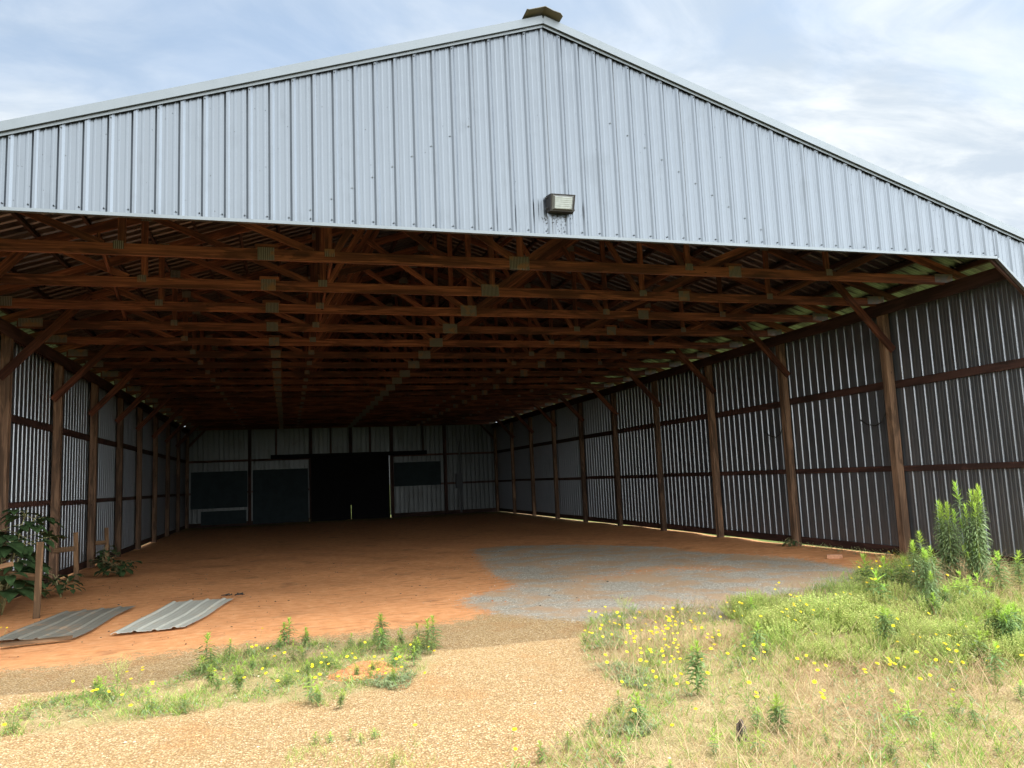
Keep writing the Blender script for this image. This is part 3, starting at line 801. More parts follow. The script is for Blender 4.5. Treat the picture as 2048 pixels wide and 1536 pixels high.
PY = [0.12] + [2.847 + 3.048 * i for i in range(9)] + [30.33]
for X, inn in ((WR, -1), (WL, 1)):
    for k, y in enumerate(PY):
        if k == 0: continue
        t = MB(); px = X + inn * .115
        lean = rnd.uniform(-.008, .008)
        t.beam((px, y, -.3), (px + lean, y, 4.52), .145, .145, up=(0, 1, 0), bev=.008)
        t.build('post', M_POST, barn)
    for k in range(len(PY) - 1):
        ya, yb = PY[k], PY[k + 1]
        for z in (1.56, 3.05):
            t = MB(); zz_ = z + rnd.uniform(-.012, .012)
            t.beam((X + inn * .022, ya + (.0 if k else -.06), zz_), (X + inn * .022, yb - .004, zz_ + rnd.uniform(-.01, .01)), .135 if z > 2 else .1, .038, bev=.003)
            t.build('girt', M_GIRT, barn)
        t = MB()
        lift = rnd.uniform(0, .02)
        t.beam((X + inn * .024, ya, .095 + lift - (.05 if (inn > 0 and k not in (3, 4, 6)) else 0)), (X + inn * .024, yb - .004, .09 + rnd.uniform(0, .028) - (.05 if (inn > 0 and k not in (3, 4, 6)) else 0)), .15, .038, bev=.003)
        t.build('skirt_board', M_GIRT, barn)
    t = MB(); hx = X + inn * .21
    t.beam((hx, .08, 4.40), (hx, YB - .05, 4.40), .215, .042, bev=.004)
    t.beam((X + inn * .02, .08, 4.44), (X + inn * .02, YB - .05, 4.44), .135, .036)
    t.build('header_beam', M_GIRT, barn)
    for k, y in enumerate(PY[1:-1]):
        t = MB(); yb_ = y - .098
        j = rnd.uniform(-.05, .05)
        t.beam((X + inn * .04, yb_, 3.62 + j), (X + inn * 1.32, yb_, 5.02 + j), .135, .04, up=(-inn * .7, 0, .7), bev=.004)
        t.build('knee_brace', M_TRUSS, barn)

# trusses
TY = [1.323 + 1.524 * k for k in range(20)]
CB, CT = 4.555, 0.16          # bottom chord centre height; top chord centre below roof plane
ztc = lambda x: zr(x) - CT
NODES = (2.55, 4.94)
webs = [((0, CB), (0, ztc(0)))]
for sx in (1, -1):
    webs += [((sx * 2.55, CB), (sx * 2.55, ztc(2.55))), ((sx * 4.94, CB), (sx * 4.94, ztc(4.94))),
             ((0, CB), (sx * 2.5, ztc(2.5))), ((sx * 2.6, CB), (sx * 4.88, ztc(4.88))), ((sx * 5.0, CB), (sx * 6.2, ztc(6.2))),
             ((sx * 2.5, CB), (sx * 1.25, ztc(1.25)))]
gus = [(-.035, CB + .015, .28, .185), (0, ztc(0), .25, .16)]
for sx in (1, -1):
    gus += [(sx * 2.55, CB + .05, .125, .10), (sx * 4.96, CB + .055, .115, .10), (sx * 3.30, CB + .01, .20, .165),
            (sx * 7.16, CB + .03, .36, .14), (sx * 2.52, ztc(2.52), .16, .13), (sx * 4.92, ztc(4.92), .16, .13)]
def cut(a, b, y):
    # trim webs so that they butt against the chord edges
    return (a[0], y, a[1] + .0), (b[0], y, b[1])
far_web, far_plate, far_scab = MB(), MB(), MB()
for k, y in enumerate(TY):
    sag = rnd.uniform(-.008, .008)
    t = MB()
    t.beam((-7.36, y, CB + sag), (-3.31, y, CB + sag), .145, .038, bev=.004)
    t.beam((-3.308, y, CB + sag), (3.298, y, CB + sag), .145, .038, bev=.004)
    t.beam((3.30, y, CB + sag), (7.2, y, CB + sag), .145, .038, bev=.004)
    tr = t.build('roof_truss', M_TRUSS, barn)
    for sx, xe in ((1, EAVE_R - .05), (-1, EAVE_L + .05)):
        t = MB(); t.beam((sx * .002, y + .001, ztc(0)), (xe, y + .001, ztc(xe)), .138, .036, up=(SL * sx, 0, 1), bev=.004)
        t.build('top_chord', M_TRUSS, tr)
    fmy = y - .0215
    near_t = k < 7
    wb = far_web
    for j, (a, b) in enumerate(webs):
        if near_t: wb = MB()
        yj = y + (.0025 if j % 2 else -.0025)
        d = Vector((b[0] - a[0], 0, b[1] - a[1])); L = d.length; d.normalize()
        up = Vector((1, 0, 0)) if abs(d.z) > .8 else Vector((0, 0, 1))
        A = Vector((a[0], yj, a[1])) + d * (.06 / max(.35, abs(d.z)))
        wb.beam(A, (b[0], yj, b[1]), .088, .032, up=up)
        if near_t: wb.build('web', M_TRUSS, tr)
    gp = far_plate
    for (gx, gzz, w, h) in gus:
        if near_t: gp = MB()
        gx2 = gx + rnd.uniform(-.015, .015); gz2 = gzz + sag + rnd.uniform(-.006, .006)
        gp.box((gx2 - w / 2, fmy - .002, gz2 - h / 2), (gx2 + w / 2, fmy + .0015, gz2 + h / 2))
        if near_t: gp.build('gusset_plate', M_PLATE, tr)
    for sx in (1, -1):
        sb = MB() if near_t else far_scab
        sb.beam((sx * 3.30 - .135, y, CB + sag + .105), (sx * 3.30 + .135, y, CB + sag + .105), .062, .038, bev=.003)
        if near_t: sb.build('scab_block', M_TRUSS, tr)
tag(far_web.build('web', M_TRUSS, barn), kind='stuff')
tag(far_plate.build('gusset_plate', M_PLATE, barn), kind='stuff')
far_scab.build('scab_block', M_TRUSS, barn)

# long diagonal braces laid across the trusses, one each side of the middle, and web runners
for (a, b) in (((-2.62, 2.85, 4.70), (-.7, 4.3, 5.55)), ((-5.2, 1.36, 4.72), (-5.9, 7.3, 4.72)), ((1.2, 1.4, 6.05), (.35, 14.0, 6.3)), ((2.62, 1.36, 4.72), (2.62, 14.0, 4.72)),
               ((-2.48, 1.36, 4.72), (-2.48, 14.0, 4.72)), ((2.4, 3.0, 5.0), (4.6, 7.4, 5.5))):
    t = MB(); t.beam(a, b, .088, .038, bev=.003); t.build('lateral_brace', M_TRUSS, barn)

# back wall: sheeting with the doorway, boards and framing
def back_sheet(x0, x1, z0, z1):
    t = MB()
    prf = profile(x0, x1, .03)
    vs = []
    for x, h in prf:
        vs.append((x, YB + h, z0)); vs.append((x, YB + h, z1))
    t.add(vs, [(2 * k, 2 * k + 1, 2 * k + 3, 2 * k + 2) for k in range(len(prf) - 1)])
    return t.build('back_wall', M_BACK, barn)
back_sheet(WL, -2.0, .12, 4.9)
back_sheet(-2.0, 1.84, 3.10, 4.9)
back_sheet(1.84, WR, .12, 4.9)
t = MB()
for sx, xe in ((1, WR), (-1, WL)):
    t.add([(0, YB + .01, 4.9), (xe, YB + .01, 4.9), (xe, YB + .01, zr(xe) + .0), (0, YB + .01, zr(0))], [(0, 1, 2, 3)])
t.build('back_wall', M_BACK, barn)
for x in (-4.75, -1.95, -.05, 1.95, 4.65):
    z0 = 0 if x not in (-.05,) else 3.2
    t = MB(); t.beam((x, YB - .10, z0 - .1), (x, YB - .10, 4.7), .15, .15, up=(1, 0, 0), bev=.006); t.build('post', M_GIRT, barn)
for x in (-3.55, -1.0, .9, 3.55):
    t = MB(); t.beam((x, YB - .045, 3.1), (x, YB - .045, 4.6), .09, .04, up=(1, 0, 0)); t.build('stud', M_GIRT, barn)
for a, b in ((WL + .1, -2.03), (1.95, WR - .1)):
    for z in (1.55, 3.03):
        t = MB(); t.beam((a, YB - .022, z), (b, YB - .022, z), .1, .036); t.build('girt', M_GIRT, barn)
    t = MB(); t.beam((a, YB - .024, .06), (b, YB - .024, .06), .26, .036); t.build('skirt_board', M_GIRT, barn)
for sx, x0 in ((1, WL + .12), (-1, WR - .12)):
    t = MB(); t.beam((x0, YB - .2, 3.7), (x0 + sx * .75, YB - .2, 4.5), .11, .04); t.build('knee_brace', M_GIRT, barn)
# sliding door, its rail and the painted boards
t = MB()
t.box((-1.93, YB - .17, -.02), (-.075, YB - .13, 3.14)); t.box((-.075, YB - .168, .70), (1.815, YB - .128, 3.14)); t.box((-.062, YB - .17, -.02), (1.815, YB - .13, .72))
for x in (-1.9, -.12, .0, 1.76):
    t.beam((x, YB - .185, .05), (x, YB - .185, 3.1), .09, .025, up=(1, 0, 0))
for z in (.4, 1.6, 2.9):
    t.beam((-1.85, YB - .184, z), (-.16, YB - .184, z), .1, .022); t.beam((.05, YB - .184, z), (1.7, YB - .184, z), .1, .022)
t.build('sliding_door', M_DOOR, barn)
t = MB(); t.beam((-3.8, YB - .25, 3.14), (3.7, YB - .25, 3.14), .2, .09); t.build('door_rail', M_DOOR, barn)
for (x0, x1, z0, z1) in ((-7.35, -4.86, .85, 2.55), (-4.62, -2.08, .04, 2.56), (2.06, 4.42, 1.5, 2.68), (-6.9, -4.9, .1, .72)):
    t = MB(); t.beam((x0, YB - .065, (z0 + z1) / 2), (x1, YB - .065, (z0 + z1) / 2), z1 - z0, .02, bev=.002); t.build('painted_board', M_BOARD, barn)

# electrical riser on the back wall
el = empty('electrical_riser', (5.4, YB - .06, 0))
tag(el, 'dark electrical box on a vertical conduit against the back wall of the barn', 'electrical box')
t = MB(); t.beam((.02, 0, .05), (.02, 0, 3.68), .10, .05, up=(1, 0, 0), bev=.01); t.build('conduit', M_DARKBOX, el)
t = MB(); t.beam((-.07, -.08, 1.28), (-.07, -.08, 2.02), .34, .14, up=(1, 0, 0), bev=.02); t.build('meter_box', M_DARKBOX, el)
t = MB(); t.tube([(-.12, -.03, 1.3), (-.12, -.03, .3)], .025, 8); t.build('conduit', M_DARKBOX, el)

# ------------------------------------------------------------------ wall lamp on the gable
lp = empty('wall_lamp', (.10, -.024, 4.915))
tag(lp, 'rectangular dark bronze floodlight with ribbed lens mounted low on the silver gable', 'wall lamp')
t = MB()
# housing: deeper at the top, sloped front
a = [(-.165, 0, -.105), (.165, 0, -.105), (.165, 0, .105), (-.165, 0, .105)]
b = [(-.15, -.085, -.105), (.15, -.085, -.105), (.155, -.15, .085), (-.155, -.15, .085)]
t.add(a + b, [(0, 1, 2, 3), (0, 4, 5, 1), (1, 5, 6, 2), (2, 6, 7, 3), (3, 7, 4, 0)])
A4 = [Vector(v) for v in b]
cen = sum(A4, Vector()) / 4
nrm = (A4[1] - A4[0]).cross(A4[3] - A4[0]).normalized()
if nrm.y > 0: nrm = -nrm
inner = [cen + (v - cen) * .90 for v in A4]
rim = [v + nrm * .012 for v in A4]; rin = [v + nrm * .012 for v in inner]
t.add(A4 + rim + rin + inner, [(0, 4, 5, 1), (1, 5, 6, 2), (2, 6, 7, 3), (3, 7, 4, 0),
      (4, 8, 9, 5), (5, 9, 10, 6), (6, 10, 11, 7), (7, 11, 8, 4), (8, 12, 13, 9), (9, 13, 14, 10), (10, 14, 15, 11), (11, 15, 12, 8)])
t.build('housing', M_LAMPBODY, lp)
t = MB()
face = [cen + (v - cen) * .70 + nrm * .035 for v in A4]
edge_ = [v + nrm * .004 for v in inner]
t.add(edge_ + face, [(0, 1, 5, 4), (1, 2, 6, 5), (2, 3, 7, 6), (3, 0, 4, 7)], 1)
for k in range(6):
    f0, f1 = k / 6, (k + 1) / 6
    q0 = face[0].lerp(face[3], f0); q1 = face[1].lerp(face[2], f0); q2 = face[1].lerp(face[2], f1); q3 = face[0].lerp(face[3], f1)
    m0 = q0.lerp(q3, .5) + nrm * .0015; m1 = q1.lerp(q2, .5) + nrm * .0015
    t.add([q0, q1, m1, m0], [(0, 1, 2, 3)], 0); t.add([m0, m1, q2, q3], [(0, 1, 2, 3)], 0)
t.build('lens', [M_LENS, M_LENS2], lp)
for x, z in ((-.172, .07), (-.172, -.06), (.172, .07), (.172, -.06)):
    t = MB(); sx = 1 if x > 0 else -1
    t.tube([(x - sx * .01, -.03, z), (x + sx * .012, -.03, z)], .012, 8); t.build('bolt', M_CABLE, lp)

# ------------------------------------------------------------------ black cables dangling by the posts
def cable(x, y, z, label):
    t = MB()
    pts = [(x, y - .10, z), (x - .005, y - .06, z - .25), (x - .01, y - .03, z - .45), (x - .03, y + .06, z - .60), (x - .04, y + .22, z - .66), (x - .05, y + .42, z - .62), (x - .06, y + .58, z - .52)]
    pts2 = []
    for a, b in zip(pts, pts[1:]):
        for f in (0, .5): pts2.append(Vector(a).lerp(Vector(b), f))
    pts2.append(Vector(pts[-1]))
    t.tube(pts2, .009, 6, r2=.013)
    tag(t.build('dangling_cable', M_CABLE, smooth=True), label, 'cable', None)
cable(7.29, 3.02, 3.0, 'black cable end hanging in a hook shape beside the nearest visible right post')
cable(7.29, 6.06, 2.98, 'black cable curl hanging beside the second post along the right wall')

# ------------------------------------------------------------------ loose roofing sheets and boards on the floor
def loose_sheet(name, c, mat, label, rng, bendz):
    """c: four ground corners (near-left, near-right, far-right, far-left)"""
    c = [Vector((q[0], q[1], 0)) for q in c]
    W = (c[1] - c[0]).length
    prf = profile(0, W, .05)
    vs, n = [], 9
    for i in range(n):
        f = i / (n - 1)
        L = c[0].lerp(c[3], f); Rr = c[1].lerp(c[2], f)
        for sx, h in prf:
            q = L.lerp(Rr, sx / W)
            vs.append((q.x, q.y, .036 + gz(q.x, q.y) + h * .95 + bendz * .35 * math.sin(f * 5 + sx * 4) + .005 * math.sin(sx * 9) * (1 - f)))
    m_ = len(prf); t = MB(); fs = []
    for i in range(n - 1):
        for j in range(m_ - 1):
            a = i * m_ + j
            fs.append((a, a + 1, a + m_ + 1, a + m_))
    t.add(vs, fs)
    ob = t.build(name, mat)
    md = ob.modifiers.new('thickness', 'SOLIDIFY'); md.thickness = .004
    tag(ob, label, 'roofing sheet')
loose_sheet('metal_sheet', [(-5.131, 2.074), (-4.277, 1.916), (-3.861, 4.168), (-4.751, 4.235)], M_SHEET1, 'pale grey ribbed metal sheet lying on orange clay, right of the darker sheet', 1, .006)
loose_sheet('metal_sheet', [(-6.42, 2.25), (-5.50, 2.02), (-5.23, 4.346), (-6.199, 4.356)], M_SHEET2, 'dark dirty ribbed metal sheet lying on clay beside the wooden stakes', 2, .008)
t = MB(); t.beam((-6.20, 1.80, .045), (-5.50, 1.93, .04), .10, .035, up=(.2, 1, 0), bev=.003)
tag(t.build('wooden_board', M_STAKE), 'short flat wooden board lying in front of the dark metal sheet', 'board')

# stakes with cross pieces
def stake(x, y, h, lean, cross, label, w=.085):
    e = empty('wooden_stake', (x, y, 0))
    tag(e, label, 'stake', 'wooden stakes along the left wall')
    t = MB(); t.beam((0, 0, -.15), (lean, 0, h), w, .045, up=(1, 0, 0), bev=.004); t.build('upright', M_STAKE, e)
    if cross:
        t = MB(); t.beam(cross[0], cross[1], .10, .03, bev=.003); t.build('crosspiece', M_STAKE, e)
stake(-6.49, 4.2, 1.05, .02, ((-.02, .05, .55), (-1.02, .9, .62)), 'tall pale wooden stake standing beside the big-leaved plant')
stake(-7.05, 8.85, .97, -.04, ((-.02, -.04, .66), (-.42, -.02, .64)), 'wooden stake with crosspiece next to the second post along the left wall')
stake(-7.20, 12.4, .9, -.05, ((-.03, -.04, .55), (-.33, -.02, .55)), 'farthest wooden stake with crosspiece, deep in shade on the left')
t = MB(); t.beam((-7.0, 3.5, .74), (-6.55, 3.3, .83), .06, .05, bev=.004); t.beam((-7.0, 3.5, -.1), (-7.0, 3.5, .76), .06, .05, up=(1, 0, 0), bev=.004)
tag(t.build('broken_rail', M_STAKE), 'splintered pale rail end poking out among the big leaves on the left', 'rail')

# brick and debris
t = MB(); t.beam((6.24, 3.6, .035), (6.44, 3.44, .035), .075, .10, bev=.008)
tag(t.build('brick', M_BRICK), 'single tan brick lying on clay near the right wall', 'brick')
t = MB()
for _ in range(14):
    a = (-3.88 + rnd.gauss(0, .07), 4.86 + rnd.gauss(0, .04), .01 + rnd.random() * .03)
    b = (a[0] + rnd.gauss(0, .06), a[1] + rnd.gauss(0, .05), .01 + rnd.random() * .03)
    t.tube([a, b], .012, 5, r2=.005)
tag(t.build('debris_clump', M_DEBRIS), 'small dark clump of debris on the clay behind the pale sheet', 'debris')

# old stump stub in the weeds
t = MB()
for k in range(9):
    a = k * .7; r = .035
    x, y = -.353 + math.cos(a) * r * .7, -4.012 + math.sin(a) * r * .7
    t.tube([(x, y, -.03), (x + rnd.gauss(0, .012), y + rnd.gauss(0, .01), rnd.uniform(.05, .11))], .02, 5, r2=.006)
tag(t.build('plant_stub', M_STUMP), 'dark splintered stub of a dead plant in the dry grass', 'stub')

# red clay mound
def dome(name, P, h, mat, res=.03, seed=1):
    rs_ = np.random.RandomState(seed)
    xs_ = [q[0] for q in P]; ys_ = [q[1] for q in P]
    ax = np.arange(min(xs_) - .1, max(xs_) + .1, res); ay = np.arange(min(ys_) - .1, max(ys_) + .1, res)
    X, Y = np.meshgrid(ax, ay, indexing='ij')
    m = blur(inpoly_np(X, Y, P).astype(float), 3)
    Z = np.where(m > .03, m ** .8 * h * (1 + .5 * blur(rs_.normal(0, 1, X.shape), 1)) + .002 * rs_.normal(0, 1, X.shape), -.03)
    t = MB(); a, b = X.shape
    vs = list(zip(X.ravel().tolist(), Y.ravel().tolist(), Z.ravel().tolist()))
    fs = [(i * b + j, (i + 1) * b + j, (i + 1) * b + j + 1, i * b + j + 1) for i in range(a - 1) for j in range(b - 1) if m[i:i + 2, j:j + 2].max() > .02]
    t.add(vs, fs)
    return t.build(name, mat, smooth=True)
tag(dome('clay_mound', PO['mound'], .032, M_CLAYMOUND, .02), 'low crumbly mound of bright red clay among the weeds', 'mound')

# ------------------------------------------------------------------ gravel stones (uncountable)
def stones(name, n, area, mats, smin, smax, seed):
    r = random.Random(seed); t = MB()
    ico = [(0, 0, 1), (.894, 0, .447), (.276, .851, .447), (-.724, .526, .447), (-.724, -.526, .447), (.276, -.851, .447), (0, 0, -.3)]
    fs = [(0, 1, 2), (0, 2, 3), (0, 3, 4), (0, 4, 5), (0, 5, 1), (6, 2, 1), (6, 3, 2), (6, 4, 3), (6, 5, 4), (6, 1, 5)]
    c = 0
    while c < n:
        x, y = area(r)
        if x is None: continue
        c += 1
        s_ = smin * (smax / smin) ** (r.random() ** 2.2)
        a = r.uniform(0, 6.28); ca, sa = math.cos(a), math.sin(a)
        sx, sy, sz = s_ * r.uniform(.7, 1.3), s_ * r.uniform(.7, 1.3), s_ * r.uniform(.4, .8)
        z = gz(x, y) + sz * .1
        vs = []
        for vx, vy, vz in ico:
            q = r.uniform(.8, 1.2)
            vs.append((x + (vx * ca * sx - vy * sa * sy) * q, y + (vx * sa * sx + vy * ca * sy) * q, z + vz * sz * q))
        t.add(vs, fs, r.randrange(len(mats)))
    return tag(t.build(name, mats), kind='stuff')
T1 = plain('stone_tan', (0.52, 0.36, 0.19), .9, .15, 20, .15)
T2 = plain('stone_pale', (0.70, 0.58, 0.42), .9, .12, 20, .15)
T3 = plain('stone_brown', (0.36, 0.22, 0.11), .9, .2, 20, .15)
G1 = plain('stone_grey', (0.35, 0.325, 0.285), .85, .2, 20, .2)
G2 = plain('stone_light_grey', (0.60, 0.56, 0.50), .85, .15, 20, .2)
G3 = plain('stone_dark_grey', (0.16, 0.15, 0.135), .85, .2, 20, .2)
def tan_area(r):
    x = r.uniform(-6.0, 1.6); y = r.uniform(-5.2, 0.6)
    f = np.interp(x, cfx, cfy)
    if y > f + r.gauss(0, .15): return None, None
    return x, y
stones('gravel', 15000, tan_area, [T1, T1, T2, T3], .003, .008, 5)
def pale_area(r):
    x = r.uniform(-5.5, .5); y = r.uniform(-5.0, -.5)
    return x, y
stones('pebbles', 450, pale_area, [T2, T1, T1, T3], .006, .018, 8)
gp_ = PO['grey']
def grey_area(r):
    x = r.uniform(-1.8, 7); y = r.uniform(-.6, 6.5)
    if not inpoly(x + r.gauss(0, .28), y + r.gauss(0, .28), gp_): return None, None
    return x, y
stones('grey_gravel', 9000, grey_area, [G1, G1, G2, G3], .004, .012, 6)

# ------------------------------------------------------------------ weeds with narrow leaves
def weed_proto(seed, nleaf, L, bushy, topf=.16, lm=None, multi=0):
    """unit-height plant: stem + foliage"""
    r = random.Random(seed)
    e = empty('weed')
    lx, ly = r.uniform(-.05, .05), r.uniform(-.05, .05)
    P = lambda t: Vector((lx * t * t, ly * t * t, t * .93))
    st_ = MB(); st_.tube([P(0) - Vector((0, 0, .03)), P(.3), P(.6), P(1.0)], .016, 5, r2=.006)
    fo = MB()
    def axis_(P, n, L, t0):
        for i in range(n):
            t = t0 + (1 - t0) * (i / n) ** .85
            a = i * 2.39996 + r.uniform(-.3, .3)
            up_ = .15 + 1.1 * max(0, (t - .72) / .28) ** 1.5
            d = Vector((math.cos(a), math.sin(a), up_ + r.uniform(-.2, .15)))
            l = L * (.75 + .45 * math.sin(math.pi * min(1, t * .9 + .1))) * r.uniform(.8, 1.15)
            if t > .88: l *= .8
            young = t > 1 - topf
            fo.leaf(P(t), d, (0, 0, 1), l * 1.15, l * .23, .9 if not young else .35, 3, 1 if young else 0)
        for i in range(9):
            a = i * 2.39996
            d = Vector((math.cos(a) * .55, math.sin(a) * .55, 1))
            fo.leaf(P(1.0), d, (0, 0, 1), L * r.uniform(.5, .8), L * .12, .3, 2, 1)
    axis_(P, nleaf, L, .1)
    for b in range(multi):
        a = b * 6.283 / multi + r.uniform(-.4, .4); ln = r.uniform(.45, .95); sp_ = r.uniform(.18, .5)
        dx, dy = math.cos(a) * sp_, math.sin(a) * sp_
        Q = lambda t, dx=dx, dy=dy, ln=ln: Vector((dx * t, dy * t, ln * t * (1.25 - .3 * t)))
        st_.tube([Q(0), Q(.4), Q(.75), Q(1)], .010, 4, r2=.005)
        axis_(Q, int(nleaf * r.uniform(.5, .9)), L * r.uniform(.6, .9), .12)
    for b in range(bushy):
        a = r.uniform(0, 6.28); t0 = r.uniform(.05, .4); o_ = P(t0); ln = r.uniform(.3, .55)
        dx, dy = math.cos(a) * .22, math.sin(a) * .22
        Q = lambda t, o_=o_, dx=dx, dy=dy, ln=ln: o_ + Vector((dx * t * (1 - .3 * t), dy * t * (1 - .3 * t), ln * t))
        st_.tube([Q(0), Q(.5), Q(1)], .009, 4, r2=.005)
        axis_(Q, nleaf // 3, L * .7, .15)
    st_.build('stem', M_STEM, e)
    fo.build('foliage', [lm or M_LEAF, M_LEAFTOP], e)
    return e
protos = {'tiny': weed_proto(1, 26, .42, 0, .3), 'small': weed_proto(2, 46, .30, 0, .2), 'small2': weed_proto(3, 40, .32, 1, .22), 'mid': weed_proto(4, 75, .22, 1, .15),
          'tall': weed_proto(5, 120, .125, 0, .16, M_STAND), 'tall2': weed_proto(6, 140, .105, 1, .14, M_STAND), 'herb': weed_proto(8, 20, .22, 0, .3, None, 5), 'herb2': weed_proto(9, 14, .30, 0, .4, M_STAND, 4), 'bush': weed_proto(7, 50, .26, 5, .25)}
used = set()
def weed(kind, x, y, h, label, group, wide=1.0):
    o = protos[kind]
    if kind in used: o = copy_tree(o)
    used.add(kind)
    o.location = (x, y, gz(x, y))
    ln_ = .06 if kind in ('tall', 'tall2') else .16
    o.rotation_euler = (rnd.uniform(-ln_, ln_), rnd.uniform(-ln_, ln_), rnd.uniform(0, 6.28))
    s_ = h * 1.03
    o.scale = (s_ * wide, s_ * wide, s_)
    tag(o, label, 'weed', group)
    return o
C0 = Vector((-3.0836, -8.5258, 1.6721))
LAB = {
 'lone_left': 'dark green bottlebrush weed, leftmost tall one in the weedy strip left of the track',
 'small_left': 'small weed tucked against the right side of the leftmost bottlebrush weed',
 'pale_left': 'pale-tipped weed alone on the gravel edge, next right after the leftmost bottlebrush weed',
 'short_mid': 'short weed with yellow flowers at its tip, behind the bright green low patch',
 'pair_mid': 'two slender weeds growing side by side at the middle of the gravel strip',
 'low_mid': 'low broad weed just right of the slender pair on the strip',
 'single_mid': 'single upright weed standing between the slender pair and the tallest strip weed',
 'tall_strip': 'tallest weed of the left strip, dark topped, in front of the clay floor',
 'front_strip': 'weed growing directly in front of the tallest strip weed',
 'bushy_strip': 'bushy weed just right of the tallest strip weed',
 'end_strip': 'slender weeds standing together at the right end of the left strip',
 'tiny_strip': 'tiny seedlings beside the red clay mound',
 'bright_low': 'bright yellow-green low weeds left of the straw clump on the strip',
 'gravel_tuft': 'green leafy tufts on the gravel in front of the left strip',
 'edge_bottom': 'yellow-green weed tip cut by the lower edge of the photo, on bare gravel',
 'gravel_sprig': 'tiny green sprigs scattered on bare tan gravel in the foreground',
 'tall_right': 'tall thin bright weed standing alone at the centre of the flower patch',
 'gravel_edge': 'leafy weeds at the left edge of the right weed patch, by the bare gravel',
 'edge_small': 'small weeds at the lower left corner of the right weed patch',
 'bright_pair': 'bright green weeds clustered just right of the brown straw in the flower patch',
 'gravel_far': 'blue-green weed with flowers at the edge of the grey gravel',
 'pale_mid': 'short pale weed half hidden in the flower patch',
 'low_right': 'short single weeds in dry grass around the dark stub',
 'low_pair': 'taller pair of blue-green weeds right behind the dark stub',
 'big_fg': 'big bright weed with starry top in the right foreground',
 'wall_pair': 'two stout dark weeds before the dry straw heap at the right edge',
 'right_clump': 'bright leafy weeds massed at the right edge of the photo',
 'dark_edge': 'dark green weed cut by the right edge in the foreground',
 'fg_right': 'small starry weed between the dry grass and the right foreground bush',
 'fg_bottom': 'bright weed rising from dry grass at the bottom, right of centre of the patch',
 'fg_bottom2': 'small weeds at the bottom edge within the dry grass',
 'fg_bottom3': 'tiny weed near the lower right corner of the photo',
 'wall_mid': 'willowy bright-topped green weeds just left of the tall dense stands',
 'shade_row': 'weeds with yellow flowers in front of the skirt board by the right post',
 'far_row': 'small dark weeds at the far edge of the right patch on grey gravel',
 'post_left': 'slender green stems of the shorter dense stand rising before the right wall',
 'post_tall': 'slender green stems of the tallest dense stand rising before the right wall',
}
KIND = {'tiny_strip': 'tiny', 'gravel_sprig': 'tiny', 'edge_bottom': 'tiny', 'fg_bottom3': 'tiny', 'low_mid': 'bush', 'bushy_strip': 'bush', 'bright_low': 'bush', 'gravel_tuft': 'bush',
        'pair_mid': 'small2', 'lone_left': 'small', 'tall_right': 'mid', 'post_left': 'tall', 'post_tall': 'tall2', 'wall_pair': 'mid', 'wall_mid': 'tall', 'big_fg': 'small', 'right_clump': 'mid', 'tall_strip': 'mid', 'shade_row': 'small2'}
for key, n_ in (('post_left', 2), ('post_tall', 4), ('wall_mid', 5)):
    src = list(HW[key])
    for k in range(n_):
        b_ = src[k % len(src)]
        HW[key].append([b_[0] + rnd.gauss(0, .06), b_[1] + rnd.gauss(0, .10), b_[2] * rnd.uniform(.6, .98)])
for key, lst in HW.items():
    for k, (x, y, h) in enumerate(lst):
        if key in ('post_left', 'post_tall', 'wall_mid', 'shade_row'):
            f = {'wall_mid': .80, 'shade_row': .86}.get(key, .755)
            q = C0 + (Vector((x, y, h)) - C0) * f
            x, y, h = q.x, q.y, q.z
        kd = KIND.get(key, ('small', 'small2')[k % 2])
        weed(kd, x, y, h, LAB[key], ('weeds: ' + key.replace('_', ' ')) if len(lst) > 1 else None, (0.95 if key == 'wall_mid' else 0.70) if kd in ('tall', 'tall2') else 1.0)

# scattered seedlings
rw = random.Random(91)
def seedlings(P, n, key, kinds, hr, label, group, ok=lambda x, y: True):
    k = 0; c = 0
    pts = []
    while c < n and k < 6000:
        k += 1
        x = rw.uniform(max(-6, min(q[0] for q in P)), min(6.5, max(q[0] for q in P))); y = rw.uniform(min(q[1] for q in P), max(q[1] for q in P))
        if not inpoly(x, y, P) or not ok(x, y): continue
        if pts and min(math.hypot(x - a, y - b) for a, b in pts) < .16: continue
        pts.append((x, y)); c += 1
        weed(rw.choice(kinds), x, y, rw.uniform(*hr), label, group, rw.uniform(.9, 1.25))
seedlings(PO['veg'], 34, 'r', ['herb', 'herb2', 'herb', 'small2', 'herb2'], (.07, .17), 'small green weed coming up through the dry grass of the right foreground', 'small weeds in the dry grass', lambda x, y: not inpoly(x, y, PO['vegmid']) and x < 3.2)
seedlings(PO['strip'], 34, 'l', ['herb', 'herb2', 'bush', 'herb', 'small2'], (.08, .2), 'small leafy weed in the low green part of the strip left of the track', 'small weeds in the left strip')
seedlings(PO['vegmid'], 26, 'm', ['herb', 'mid', 'small2', 'herb2'], (.18, .36), 'leafy weed poking up among the packed yellow-green bushes', 'weeds among the packed bushes', lambda x, y: y < .4)

